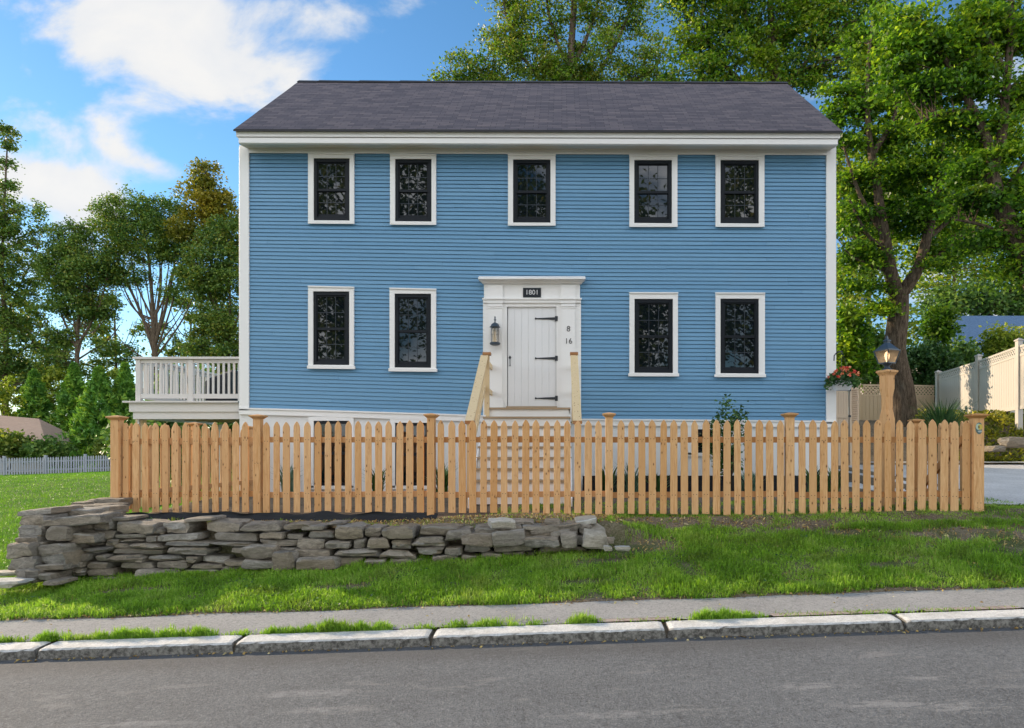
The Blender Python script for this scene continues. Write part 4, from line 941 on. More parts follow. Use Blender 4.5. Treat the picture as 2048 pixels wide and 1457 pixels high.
# the corner pile at the left end and the return running back
def pile(px, py, hw, hh, d, dep=.2, rz=0, ry=0, m=None, boxy=.26, amp=.13): 
    p = W(px, py, d); put(p.x, p.y + dep * .6, p.z, hw * d / F, dep, hh * d / F, rz, ry, m, 4, boxy, amp)
for a in ((50, 1099, 27, 14, 7.4, .25, 0, -.03), (55, 1126, 30, 14, 7.38, .25), (72, 1061, 26, 12, 7.55, .25), (65, 1078, 25, 6, 7.5, .22), (78, 1040, 25, 11, 7.62, .26), (82, 1024, 33, 6, 7.68, .28, 0, -.06),
          (120, 1067, 21, 15, 7.5, .2), (152, 1042, 60, 9, 7.6, .22, 0, -.07), (113, 1099, 27, 12, 7.45, .25, 0, -.06), (117, 1116, 28, 13, 7.45, .22), (105, 1134, 36, 6, 7.42, .25, 0, -.04), (85, 1092, 14, 8, 7.5, .2), (86, 1112, 9, 9, 7.45, .15), (170, 1075, 32, 9, 7.62, .2, 0, .03),
          (150, 1025, 38, 7, 7.95, .2, 0, .03), (178, 1015, 46, 5, 8.5, .25, 0, -.02), (205, 1021, 22, 7, 8.2, .2), (205, 1006, 34, 7, 8.9, .3, .2), (165, 1008, 16, 3.5, 8.7, .2), (190, 1032, 30, 8, 8.0, .2), (195, 1047, 36, 8, 7.85, .25),
          (50, 1146, 11, 9, 7.3, .15), (72, 1148, 12, 10, 7.3, .15), (66, 1160, 15, 5, 7.3, .15), (98, 1153, 14, 6, 7.3, .15), (110, 1165, 16, 4, 7.2, .15)): pile(*a)
# landmark stones of the wall front
for a in ((570, 1122, 24, 18, 7.55, .2), (636, 1128, 40, 11, 7.5, .22), (520, 1105, 32, 13, 7.6, .2), (520, 1128, 34, 8, 7.55, .2)): pile(*a)
for a in ((955, 1079, 32, 13, 7.56, .24, 0, .04, None, .22), (1019, 1076, 31, 14, 7.56, .24, 0, -.1, None, .22), (1085, 1084, 35, 11, 7.56, .24, 0, 0, None, .2), (1138, 1081, 15, 14, 7.56, .22, 0, 0, None, .25),
          (1085, 1060, 28, 8, 7.7, .2, .1, -.14, None, .3), (1130, 1054, 34, 6, 7.75, .22, 0, -.12, None, .3), (1120, 1066, 20, 6, 7.66, .2, 0, -.1), (975, 1063, 26, 8, 7.66, .2, 0, .05), (1025, 1060, 12, 9, 7.66, .2, .3)): pile(*a)
def block(c8, m):
    c8 = [Vector(p) for p in c8]; q = sum(c8, Vector()) / 8; put(q.x, q.y, q.z, 1, 1, 1, 0, 0, (c8, m), 9)
block((W(1163, 1097, 7.46), W(1215, 1101, 7.46), W(1214, 1090, 7.95), W(1166, 1090, 7.95), W(1168, 1066, 7.5), W(1214, 1071, 7.5), W(1207, 1048, 7.98), W(1170, 1041, 7.98)), M['palestone'])
pile(1172, 1044, 22, 6, 7.8, .25, 0, -.1, M['palestone'], .4)
pile(1001, 1049, 25, 8, 7.62, .2, .2, 0, M['palestone'], .5)
stones.sort(key=lambda s_: -s_[0])
rest_v, rest_f = [], []
for i, s_ in enumerate(stones):
    _, x, y, z_, a, b, c, rz, ry, m, sd, bx_, am = s_
    me = rock_hexa(m[0], m[1], sd) if isinstance(m, tuple) else crisp_stone(a, b, c, sd, m or M['stone']) if sd % 10 < 7 or am == .13 else stone_mesh('stone', a, b, c, sd, m, 4 if i < 110 else 3, am, bx_, .3 if _ > 4 * .004 and am == .13 else 1.0)
    if i < 96:
        o = link('stone', me, wall); o.location = (x, y, z_); o.rotation_euler = (0, ry, rz)
        if isinstance(m, tuple): o['label'] = 'pale squared end boulder'
    else:
        mt = Matrix.Translation((x, y, z_)) @ Matrix.Rotation(rz, 4, 'Z') @ Matrix.Rotation(ry, 4, 'Y'); k = sum(len(q) for q in rest_v)
        rest_v.append([tuple(mt @ v_.co) for v_ in me.vertices]); rest_f += [tuple(k + q for q in p.vertices) for p in me.polygons]; bpy.data.meshes.remove(me)
if rest_v:
    me = bpy.data.meshes.new('small_stones'); me.from_pydata([p for q in rest_v for p in q], [], rest_f); me.materials.append(M['stone'])
    me.polygons.foreach_set('use_smooth', [True] * len(me.polygons))
    try: me.set_sharp_from_angle(angle=R(22))
    except Exception: pass
    o = link('small_stones', me, wall); o['kind'] = 'stuff'
def loose(label, px, py, hw, hh, d, m, rz=0, cat='rock', name='loose_stone', group='loose stones beside the wall'):
    p = W(px, py, d); o = link(name, stone_mesh(name, hw * d / F, hw * d / F * .7, hh * d / F, int(px), m, 4, .14, .35)); o.location = p; o.rotation_euler = (0, 0, rz); tag(o, label, cat, group)
loose('small dark rounded stone in bare soil past the pale end boulder', 1221, 1081, 7, 6, 7.45, M['stone'])
loose('flat light grey stone lying farthest right past the wall end', 1245, 1097, 14, 4.5, 7.3, M['palestone'])
loose('small pale stone at the foot of the pale end boulder', 1216, 1097, 8, 5, 7.3, M['palestone'])
loose('broad flat pale grey slab in the grass at the left frame edge', 14, 1166, 34, 7, 7.1, M['palestone'], .1, 'slab', 'flat_slab')
loose('flat pale slab behind the larger slab at the left edge', 16, 1146, 24, 4, 7.5, M['palestone'], .2, 'slab', 'flat_slab')
fb = MB(); rows = []
for k in range(6):
    t = k / 5; r = []
    for j in range(60):
        x = -5.95 + j * .073; r.append((x, 8.98 - .18 * (1 - t) ** 2 + .05 * mnoise.noise((x * 2, t * 2, 0)) + .03 * mnoise.noise((x * 7, t * 5, 0)), .555 + t * (.15 + .05 * mnoise.noise((x * 3, 5, 0))) + .02 * mnoise.noise((x * 4, t * 6, 2))))
    rows.append(r)
fb.grid(rows); fbo = fb.build('landscape_fabric', M['fabric'], None, True); tag(fbo, 'crumpled black landscape fabric behind the left pickets above the stone wall', 'landscape fabric')
fb = MB(); rows = []
for k in range(4):
    t = k / 3; rows.append([(x, 13.28 - .04 * t, .62 + t * .42 + .02 * mnoise.noise((x * 3, t, 0))) for x in np.linspace(WX(1165, 13.3), WX(1668, 13.3), 40)])
fb.grid(rows); tag(fb.build('drainage_membrane', M['fabric'], None, True), 'black waterproof membrane along the foot of the right foundation', 'membrane')

# ------------------------------------------------------------------ vegetation
def spline(pts, n=5):
    P = [Vector(p) for p in pts]; out = []
    for i in range(len(P) - 1):
        p0, p1, p2, p3 = P[max(i - 1, 0)], P[i], P[i + 1], P[min(i + 2, len(P) - 1)]
        for k in range(n):
            t = k / n; out.append(.5 * ((2 * p1) + (p2 - p0) * t + (2 * p0 - 5 * p1 + 4 * p2 - p3) * t * t + (3 * p1 - p0 - 3 * p2 + p3) * t ** 3))
    out.append(P[-1]); return out
def limb(mb, pts, r0, r1, n=8, flare=0):
    sp = spline(pts, 5); m = len(sp)
    rad = [r0 + (r1 - r0) * (i / (m - 1)) ** .8 for i in range(m)]
    if flare: rad = [r + flare * max(0, 1 - i / 4) ** 2 for i, r in enumerate(rad)]
    sp = [p + Vector((mnoise.noise(p * .8), mnoise.noise(p * .8 + Vector((9, 0, 0))), 0)) * r * .35 for p, r in zip(sp, rad)]
    mb.tube(sp, rad, n); return [(p, r) for p, r in zip(sp, rad)]
def tree(name, label, d, limbs, lobes, leaf, nleaf, lsize, group=None, cat='tree', clump=.7, per=70, twig=.03, dens_in=.55, flat=.6, twigs=True, leaf2=None, part2=0):
    """limbs: (list of (px,py[,dd]), r0, r1); lobes: (px,py,rx,ry[,dd]) in photo pixels at depth d"""
    root = thing(name, label, cat, group=group); tb = MB(); sk = []
    for li, (pts, r0, r1) in enumerate(limbs):
        P = [W(q[0], q[1], d + (q[2] if len(q) > 2 else 0)) for q in pts]
        if li == 0: P[0].z = min(P[0].z, zt1(P[0].x, P[0].y) - .1)
        sk += limb(tb, P, r0, r1, 9 if li == 0 else 7, r0 * .35 if li == 0 else 0)
    vol = [q[2] * q[3] for q in lobes]; tot = sum(vol); C = []; LC = []; LS = []
    ncl = max(8, nleaf // per)
    for q, v_ in zip(lobes, vol):
        c = W(q[0], q[1], d + (q[4] if len(q) > 4 else 0)); rx, rz = q[2] * d / F, q[3] * d / F; ry = min(rx, rz * 1.6) * .85
        for k in range(max(3, int(ncl * v_ / tot))):
            a = rng.normal(size=3); a /= np.linalg.norm(a) + 1e-9; rr = (dens_in + (1 - dens_in) * rng.random()) if rng.random() < .8 else rng.random() ** .5
            p = np.array([c.x + a[0] * rx * rr, c.y + a[1] * ry * rr, c.z + a[2] * rz * rr]); C.append(p)
            m = int(per * rng.uniform(.5, 1.5)); rc_ = clump * rng.uniform(.6, 1.3)
            off = rng.normal(size=(m, 3)) * np.array([rc_, rc_, rc_ * flat]) * .55
            off[:, 2] -= (off[:, 0] ** 2 + off[:, 1] ** 2) * .25 / max(rc_, .1)
            LC.append(p + off)
    LC = np.concatenate(LC)
    if twigs and sk:
        skp = np.array([p for p, r in sk]); skr = [r for p, r in sk]
        for p in C:
            dd = np.linalg.norm(skp - p, axis=1) + np.clip(skp[:, 2] - p[2] + .3, 0, 99) * 1.5; k = int(dd.argmin()); a = Vector(skp[k]); b = Vector(p); L_ = (b - a).length
            if L_ < .2 or L_ > 9: continue
            mid = a.lerp(b, .5) + Vector((rnd.gauss(0, .06), rnd.gauss(0, .06), .04)) * L_
            r = min(skr[k] * .6, twig * (.5 + .25 * L_)); tb.tube([a, a.lerp(mid, .5) + Vector((0, 0, .02 * L_)), mid, b], [r, r * .8, r * .6, r * .25], 4, False)
    t_ = tb.build('trunk', M['bark'], root, True)
    if leaf2:
        k = rng.random(len(LC)) < part2; leaves('crown', LC[~k], rng.uniform(.7, 1.25, (~k).sum()) * lsize, leaf, root); leaves('crown', LC[k], rng.uniform(.7, 1.25, k.sum()) * lsize, leaf2, root)
    else: leaves('crown', LC, rng.uniform(.7, 1.25, len(LC)) * lsize, leaf, root)
    return root
def fan(px, py, tx0, tx1, ty0, ty1, n, r0=.09):
    return [([(px + rnd.uniform(-3, 3), py + rnd.uniform(-60, 30)), ((px + x) / 2 + rnd.uniform(-8, 8), (py + y) / 2 + rnd.uniform(-5, 20)), (x, y)], r0 * rnd.uniform(.5, 1), .018) for x, y in [(rnd.uniform(tx0, tx1), rnd.uniform(ty0, ty1)) for _ in range(n)]]
# left group
tree('leafy_tree', 'dark spreading tree cut by the left edge of the frame', 54, [([(8, 800), (12, 680), (4, 560), (8, 430), (14, 300)], .26, .05), ([(10, 640), (45, 560), (75, 500)], .1, .03), ([(6, 560), (-40, 480), (-60, 400)], .1, .03), ([(10, 720), (60, 690), (90, 640)], .08, .02)],
     [(8, 290, 24, 55), (-10, 370, 40, 50), (35, 440, 62, 50), (-30, 470, 60, 60), (30, 530, 72, 60), (5, 610, 85, 60), (20, 690, 80, 60), (50, 760, 50, 40), (-30, 740, 60, 60)], M['leaf_olive'], 34000, .23, leaf2=M['leaf_dark'], part2=.65, clump=.55)
tree('leafy_tree', 'slender dark green tree second from left with forked stems', 53, [([(153, 790), (155, 690), (160, 600), (150, 500)], .22, .05), ([(155, 700), (120, 620), (105, 540)], .12, .03), ([(157, 690), (200, 610), (215, 540)], .12, .03), ([(158, 640), (175, 560), (185, 500)], .1, .03), ([(155, 720), (215, 680), (240, 650)], .08, .03)] + fan(155, 700, 85, 225, 500, 640, 12),
     [(140, 480, 42, 42), (115, 530, 42, 45), (175, 545, 60, 42), (130, 600, 50, 34), (195, 615, 44, 28), (120, 670, 40, 18), (210, 690, 34, 18), (110, 720, 36, 24)], M['leaf_dark'], 28000, .21, leaf2=M['leaf_olive'], part2=.3, clump=.65)
tree('leafy_tree', 'broad dark green tree with fan of bare lower limbs left of the golden tree', 54, [([(312, 790), (310, 720), (306, 640), (300, 540), (285, 440)], .3, .06), ([(309, 700), (275, 610), (240, 530), (225, 460)], .16, .03), ([(310, 690), (335, 600), (350, 520), (345, 450)], .16, .03), ([(308, 660), (320, 570), (318, 480)], .12, .03), ([(308, 720), (365, 640), (395, 570)], .1, .03), ([(306, 640), (270, 560), (262, 490)], .1, .03), ([(310, 730), (250, 690), (215, 640)], .08, .02)] + fan(308, 690, 205, 405, 450, 610, 18, .11),
     [(255, 420, 62, 36), (330, 430, 52, 40), (225, 470, 52, 38), (290, 480, 80, 45), (350, 500, 52, 42), (215, 530, 45, 36), (260, 550, 50, 20), (380, 560, 36, 26), (200, 600, 34, 22), (345, 585, 30, 12)], M['leaf_dark'], 36000, .20, leaf2=M['leaf_olive'], part2=.29, clump=.7)
tree('golden_tree', 'tall golden topped tree beside the left wall of the house', 52, [([(440, 800), (436, 690), (428, 580), (420, 470), (415, 360)], .28, .04), ([(434, 640), (460, 560), (465, 480)], .12, .03), ([(430, 620), (395, 540), (375, 470)], .12, .03), ([(424, 520), (440, 440), (445, 390)], .08, .02)],
     [(414, 350, 26, 32), (405, 400, 48, 40), (440, 420, 42, 42), (385, 460, 45, 36)], M['leaf_gold'], 12000, .23, clump=.6).name = 'golden_tree'
tree('leafy_tree', 'olive green tree half hidden behind the left corner of the house', 50, [([(450, 820), (455, 700), (460, 600), (455, 500)], .22, .04), ([(456, 650), (420, 590), (400, 540)], .09, .02), ([(456, 680), (490, 600), (500, 540)], .09, .02)],
     [(430, 500, 60, 40), (462, 470, 40, 40), (410, 560, 52, 44), (460, 560, 50, 50), (430, 640, 40, 36), (465, 650, 40, 50), (400, 690, 36, 26), (455, 710, 40, 40)], M['leaf_olive'], 26000, .21, leaf2=M['leaf_dark'], part2=.5, clump=.6)
tree('background_tree', 'sparse olive trees filling the gaps low behind the left tree trunks', 62, [([(90, 850), (92, 740), (95, 640)], .2, .06), ([(230, 850), (232, 730), (228, 620)], .2, .06), ([(380, 850), (378, 730), (384, 620)], .2, .06)] + fan(92, 720, 40, 150, 590, 690, 8) + fan(231, 720, 180, 290, 590, 690, 8) + fan(380, 720, 330, 440, 590, 690, 8),
     [(40, 640, 60, 40), (110, 690, 60, 30), (180, 650, 50, 34), (240, 710, 60, 24), (300, 660, 40, 24), (370, 700, 60, 30), (430, 640, 50, 50), (60, 740, 80, 30), (160, 745, 70, 24), (340, 740, 70, 20), (440, 730, 50, 30), (360, 610, 40, 24)], M['leaf_olive'], 15000, .3, leaf2=M['leaf_dark'], part2=.5, clump=.8, dens_in=.3)
def conifer(label, px, tip, base, hw, d, n=8000):
    root = thing('arborvitae', label, 'conifer', group='conifers behind the white fence')
    p = W(px, base, d); top = WZ(tip, d); z0 = zt1(p.x, d); h = top - z0; r0 = hw * d / F
    MB().tube([(p.x, d, z0 - .1), (p.x, d, top - h * .1)], [.12, .02], 7).build('trunk', M['bark'], root)
    t = rng.random(n) ** 1.35; prof = (1 - t) ** .8 * (1 + .12 * np.sin(t * 40)); a = rng.uniform(0, 2 * np.pi, n)
    lump = 1 + .24 * np.sin(a * 5 + t * 19) + .2 * np.sin(a * 8 - t * 33)
    rr = r0 * prof * lump * rng.uniform(.62, 1.06, n) + .03
    dr3 = np.stack([np.cos(a), np.sin(a), np.full(n, .75)], 1)
    leaves('crown', np.stack([p.x + rr * np.cos(a), d + rr * np.sin(a), z0 + t * h], 1), rng.uniform(.22, .5, n), M['leaf_con'], root, .1, .34, dr3)
conifer('dark green conical conifer farthest left, behind the tan roof', 68, 742, 895, 50, 47)
conifer('conical conifer between the two darker ones, above the right end of the tan roof', 148, 728, 905, 50, 46.5)
conifer('bushy conical conifer nearest the left end post of the picket fence', 198, 736, 918, 60, 42)
conifer('conical conifer whose side is hidden by the deck railing', 250, 728, 910, 46, 43)
def bush(name, label, px, py, rx, ry, d, leaf, n, ls, cat='shrub', group=None, clump=.35, z0=None):
    root = thing(name, label, cat, group=group); c = W(px, py, d); x, z_ = rx * d / F, ry * d / F; gz_ = zt1(c.x, d) if z0 is None else z0
    sb = MB()
    for k in range(9): sb.tube([(c.x + rnd.uniform(-.1, .1), d, gz_ - .05), (c.x + rnd.uniform(-.3, .3) * x, d + rnd.uniform(-.2, .2), (gz_ + c.z) / 2), (c.x + rnd.uniform(-.8, .8) * x, d + rnd.uniform(-.5, .5) * x * .5, c.z + rnd.uniform(0, .6) * z_)], [.025, .018, .006], 5, False)
    sb.build('stems', M['twig'], root); LC = []
    for k in range(max(6, n // 50)):
        a = rng.normal(size=3); a /= np.linalg.norm(a); q = rng.uniform(.55, 1) if rng.random() < .85 else rng.random()
        LC.append(np.array([c.x + a[0] * x * q, c.y + a[1] * x * .6 * q, max(c.z + a[2] * z_ * q, gz_ + .05)]) + rng.normal(size=(50, 3)) * clump * .5)
    LC = np.concatenate(LC); leaves('foliage', LC, rng.uniform(.7, 1.3, len(LC)) * ls, leaf, root, .5); return root
bush('garden_shrub', 'bright yellow green shrub at the left frame edge beside the conifers', 5, 800, 34, 45, 44, M['leaf_yg'], 1500, .2)
bush('garden_shrub', 'dark shrub with gold tips in front of the tan roof', 15, 893, 52, 26, 40, M['leaf_olive'], 2600, .24)
bush('garden_shrub', 'low dark shrub below the right slope of the tan roof', 95, 902, 52, 20, 40, M['leaf_dark'], 2400, .22)
bush('garden_shrub', 'russet tinged shrub between conifer and fence post', 208, 895, 22, 32, 40, M['leaf_olive'], 1100, .15)
bush('garden_shrub', 'sunlit yellow brush showing between the conifers', 108, 780, 36, 50, 52, M['leaf_yg'], 2200, .28)
bush('garden_shrub', 'yellowing brush rising behind the gap right of the conifers', 225, 775, 36, 45, 45, M['leaf_yg'], 1300, .22)
bush('garden_shrub', 'dark undergrowth seen below the deck and behind its posts', 375, 885, 150, 62, 21, M['leaf_dark'], 5500, .18)
bush('garden_shrub', 'dense green bush behind the deck railing', 370, 790, 80, 46, 24, M['leaf_dark'], 2500, .2)
# centre and right
tree('leafy_tree', 'olive tree rising behind the middle of the roof ridge', 32, [([(1140, 420), (1140, 250), (1142, 120), (1150, -60)], .4, .1), ([(1140, 230), (1050, 120), (1010, 30)], .15, .03), ([(1141, 220), (1220, 110), (1270, 0)], .15, .03), ([(1140, 250), (980, 180), (900, 140)], .12, .03), ([(1142, 200), (1290, 150), (1320, 120)], .1, .03), ([(1142, 150), (1100, 40), (1090, -60)], .12, .03), ([(1144, 140), (1190, 30), (1200, -60)], .12, .03)],
     [(1050, 40, 70, 60), (1130, -10, 60, 70), (1220, 20, 70, 60), (990, 95, 60, 36), (1075, 110, 90, 50), (1200, 110, 90, 50), (1290, 115, 50, 45), (930, 140, 55, 28), (1060, 170, 140, 40), (1240, 170, 110, 40), (1280, 30, 30, 40), (1020, -30, 50, 40), (1000, 150, 60, 24), (1130, 150, 70, 26), (1310, 155, 40, 20), (900, 158, 40, 14)], M['leaf_olive'], 36000, .15, leaf2=M['leaf_maple'], part2=.35, clump=.6, per=100, flat=.45)
tree('maple_tree', 'yellow green maple crown above the right half of the roof', 27, [([(1560, 420), (1555, 250), (1545, 120), (1540, -60)], .3, .1), ([(1555, 230), (1450, 130), (1400, 60)], .12, .03), ([(1550, 200), (1630, 100), (1670, 0)], .12, .03), ([(1548, 160), (1500, 60), (1480, -40)], .1, .03)],
     [(1395, 20, 66, 46), (1385, 95, 46, 44), (1400, 150, 64, 30), (1590, 155, 50, 24), (1520, 160, 60, 20), (1470, 60, 60, 60), (1480, 130, 70, 40), (1540, 20, 80, 60), (1580, 110, 80, 50), (1640, 40, 60, 60), (1690, 110, 60, 50), (1740, 40, 60, 60), (1450, -30, 90, 40), (1640, -40, 140, 40)], M['leaf_maple'], 38000, .15, leaf2=M['leaf_yg'], part2=.3, clump=.6, flat=.4, per=110)
tree('maple_tree', 'large maple with thick forked trunk at the right end of the house', 20, [([(1812, 862, -0.00), (1800, 760, -0.00), (1792, 680, -0.00), (1797, 592, -0.03)], .37, .28),
     ([(1797, 596, -0.01), (1775, 530, -0.24), (1768, 460, -0.42), (1755, 380, -0.42), (1742, 300, -0.42), (1735, 200, -0.42), (1740, 90, -0.42)], .23, .05), ([(1797, 596, -0.01), (1832, 545, -0.19), (1855, 470, -0.42), (1872, 390, -0.42), (1885, 300, -0.42), (1880, 180, -0.42)], .22, .05), ([(1769, 470, -0.42), (1720, 390, -0.42), (1690, 300, -0.42)], .1, .03), ([(1772, 500, -0.35), (1735, 470, -0.42), (1700, 400, -0.42)], .08, .03), ([(1853, 480, -0.42), (1900, 440, -0.42), (1940, 410, -0.42)], .1, .03), ([(1745, 310, -0.42), (1790, 230, -0.42), (1800, 130, -0.42)], .1, .03), ([(1838, 540, -0.21), (1890, 500, -0.35), (1935, 470, -0.42)], .07, .02), ([(1765, 540, -0.21), (1715, 520, -0.28), (1690, 500, -0.35)], .06, .02)],
     [(1690, 215, 60, 45), (1740, 170, 60, 50), (1800, 110, 80, 60), (1760, 60, 60, 40), (1700, 280, 50, 40), (1780, 260, 80, 50), (1850, 210, 70, 60), (1715, 360, 48, 45), (1790, 350, 70, 50), (1860, 330, 70, 55), (1705, 430, 40, 40), (1760, 430, 50, 35), (1840, 430, 80, 45), (1910, 400, 60, 50), (1710, 500, 46, 36), (1760, 520, 40, 26), (1880, 510, 70, 36), (1720, 560, 46, 28), (1740, 620, 40, 24)], M['leaf_maple'], 38000, .135, clump=.55, dens_in=.3, flat=.28, per=170, leaf2=M['leaf_deep'], part2=.2)
tree('maple_tree', 'bright green maple leaning in from the right frame edge with twin limbs', 16, [([(2190, 930, -0.00), (2130, 760, -0.00), (2060, 540, -0.12), (2010, 420, -0.24), (1985, 345, -0.24)], .3, .17), ([(1985, 350, -0.24), (1978, 290, -0.24), (1930, 190, -0.24), (1885, 110, -0.24), (1840, 40, -0.24)], .14, .03), ([(1985, 350, -0.24), (2003, 280, -0.24), (2012, 180, -0.24), (2022, 60, -0.24), (2020, -60, -0.24)], .15, .06), ([(1945, 220, -0.24), (1880, 230, -0.24), (1830, 250, -0.24)], .06, .02), ([(2015, 150, -0.24), (1970, 60, -0.24), (1950, -20, -0.24)], .07, .02), ([(2000, 400, -0.24), (2040, 340, -0.24), (2080, 270, -0.24)], .08, .03), ([(2040, 480, -0.24), (1960, 450, -0.24), (1910, 440, -0.24)], .06, .02)],
     [(1830, 60, 60, 50), (1800, 130, 44, 60), (1880, 90, 60, 60), (1950, 40, 70, 60), (2030, 60, 50, 70), (1870, 180, 70, 36), (1950, 150, 60, 50), (2030, 190, 40, 60), (1920, 240, 70, 36), (2010, 290, 60, 45), (1950, 330, 60, 40), (2040, 370, 46, 46), (1970, 410, 70, 40), (2020, 460, 60, 40), (1960, 480, 46, 26), (2030, 530, 46, 40)], M['leaf_maple'], 38000, .12, clump=.45, dens_in=.3, flat=.28, per=150, leaf2=M['leaf_deep'], part2=.2)
tree('background_tree', 'sunlit yellow green tree glowing behind the forked maple trunk', 40, [([(1730, 850), (1735, 700), (1740, 560)], .25, .08)], [(1700, 540, 50, 50), (1740, 480, 60, 50), (1720, 610, 50, 40), (1700, 400, 60, 60), (1780, 400, 70, 60), (1690, 330, 40, 50)], M['leaf_yg'], 9000, .3, clump=.9)
tree('background_tree', 'pale sunlit tree crowns right of the trunk behind the blue roof', 46, [([(1900, 850), (1905, 700), (1910, 520)], .3, .1)], [(1860, 560, 70, 50), (1930, 500, 80, 60), (2010, 520, 60, 70), (1870, 480, 70, 50), (2000, 420, 80, 60), (1900, 380, 90, 60), (1820, 640, 40, 40), (1835, 690, 40, 40), (2040, 590, 50, 40), (1850, 330, 90, 60), (1980, 300, 90, 70)], M['leaf_yg'], 14000, .3, leaf2=M['leaf_maple'], part2=.25, clump=1.0)
tree('background_tree', 'deep green tree mass just above the blue roof', 43, [([(1985, 850), (1985, 700), (1980, 600)], .3, .1)], [(1930, 600, 60, 34), (2000, 595, 70, 40), (2060, 600, 50, 50), (1880, 610, 40, 30)], M['leaf_dark'], 6000, .3, clump=.9)
bush('garden_shrub', 'tall green shrub beside the right corner board behind the flower basket', 1705, 690, 40, 80, 24, M['leaf_maple'], 4500, .17)
bush('garden_shrub', 'dark leafy shrub directly behind the lamp post lantern', 1745, 720, 36, 60, 25.5, M['leaf_dark'], 3000, .17)
bush('garden_shrub', 'rounded dark green shrub right of the maple trunk above the tan fence', 1855, 740, 60, 52, 27, M['leaf_gard'], 5500, .17)
bush('garden_shrub', 'dark shrub below the blue roof behind the white vinyl fence', 1925, 725, 56, 40, 29, M['leaf_dark'], 3500, .18)
bush('garden_shrub', 'sunlit yellow green shrub above the right vinyl fence panel', 2012, 690, 46, 30, 25, M['leaf_yg'], 2600, .15)
bush('garden_shrub', 'green branch tips hanging left of the blue roof', 1880, 650, 36, 34, 27, M['leaf_maple'], 1600, .17)
# the reflected side of the street: trees the windows mirror
for i, (x, y, h, r, lb) in enumerate(((-13, -15, 25, 5.5, 'broad tree across the street, left of the others behind the road'), (-5.2, -17, 26, 5.2, 'tall tree across the street, second from the left'), (3.2, -15, 18, 4.2, 'shorter tree across the street opposite the front door'), (13.2, -17, 27, 5.4, 'big tree across the street toward the right'), (22, -16, 24, 5.5, 'tree across the street farthest right'))):
    root = thing('street_tree', lb, 'tree', group='trees across the street'); tb = MB(); z0 = zt1(x, y); sk = limb(tb, [(x, y, z0 - .2), (x + .2, y, z0 + h * .3), (x - .2, y + .2, z0 + h * .6), (x, y, z0 + h * .9)], .35, .06, 8, .1)
    LC = []
    for k in range(150):
        a = rng.normal(size=3); a /= np.linalg.norm(a); q = rng.uniform(.45, 1); p = np.array([x + a[0] * r * q, y + a[1] * r * q, z0 + h * .58 + a[2] * h * .42 * q])
        b = Vector((x, y, max(z0 + 2, p[2] - 2.0))); tb.tube([b, b.lerp(Vector(p), .5) + Vector((0, 0, .3)), Vector(p)], [.07, .05, .02], 4, False)
        LC.append(p + rng.normal(size=(100, 3)) * .8)
    tb.build('trunk', M['bark'], root, True); LC = np.concatenate(LC); leaves('crown', LC, rng.uniform(.25, .42, len(LC)), M['leaf_olive'], root)

# ------------------------------------------------------------------ background buildings and fences
sh = thing('neighbour_shed', 'low neighbouring building with tan hipped roof behind the white fence', 'building')
sd = 43; e0 = WZ(905, sd)
rl, rr_ = W(-60, 826, sd), W(78, 838, sd)
q = MB(); fl_, fr2 = W(-120, 900, sd - 2.2), W(122, 892, sd - 2.2); bl_, br_ = W(-130, 890, sd + 2.2), W(150, 890, sd + 2.2)
fr2 = Vector((rr_.x + 2.2, sd - 2.2, WZ(893, sd - 2.2))); br_ = Vector((rr_.x + 2.2, sd + 2.2, fr2.z)); fl_.z = fr2.z; bl_.z = fr2.z
q.face([fl_, fr2, rr_, rl]); q.face([fr2, br_, rr_]); q.face([br_, bl_, rl, rr_]); q.build('roof', M['tanroof'], sh)
MB().box(fl_.x, fr2.x - .3, sd - 1.8, sd + 1.8, 0, fr2.z - .02).build('wall', M['housewall'], sh)
nh = thing('neighbour_house', 'neighbouring house with blue grey shingle roof behind the vinyl fence', 'house')
hd2 = 36; q = MB(); a, b = W(1895, 632, hd2 + 3), W(2300, 632, hd2 + 3); c, e = W(2330, 725, hd2 - 1.5), W(1840, 725, hd2 - 1.5)
q.face([e, c, b, a]); a2, b2 = a + Vector((0, 4.5, -2.5)), b + Vector((0, 4.5, -2.5)); q.face([a, b, b2, a2]); q.build('roof', M['blueroof'], nh)
MB().box(e.x + .6, c.x - .6, hd2 - 1.1, hd2 + 7, 0, e.z + .05).build('wall', M['housewall'], nh)
# far white picket fence on the lawn
wf = thing('white_picket_fence', 'weathered white picket fence along the far edge of the lawn', 'fence')
wp = MB(); prs = [(-.035, 0), (.035, 0), (.035, .86), (0, .93), (-.035, .86)]
wp.face([(x, -.01, z_) for x, z_ in prs]); wp.face([(x, .01, z_) for x, z_ in prs][::-1])
for k in range(5): wp.face([(prs[k][0], -.01, prs[k][1]), (prs[k][0], .01, prs[k][1]), (prs[(k + 1) % 5][0], .01, prs[(k + 1) % 5][1]), (prs[(k + 1) % 5][0], -.01, prs[(k + 1) % 5][1])])
wpm = wp.mesh('picket', M['farwhite']); FA, FB = W(-80, 958, 35.5), W(245, 944, 38.5)
for k in range(64):
    p = FA.lerp(FB, k / 63); o = link('picket', wpm, wf); o.location = (p.x, p.y, zt1(p.x, p.y) + .04); o.rotation_euler = (0, rnd.uniform(-.02, .02), .35)
za, zb_ = zt1(FA.x, FA.y), zt1(FB.x, FB.y)
for h in (.22, .68): MB().beam((FA.x, FA.y + .04, za + h), (FB.x, FB.y + .04, zb_ + h), .03, .08).build('rail', M['farwhite'], wf)
for k in range(5):
    p = FA.lerp(FB, k / 4); MB().box(p.x - .06, p.x + .06, p.y + .02, p.y + .14, zt1(p.x, p.y) - .1, zt1(p.x, p.y) + 1.06).build('post', M['farwhite'], wf)
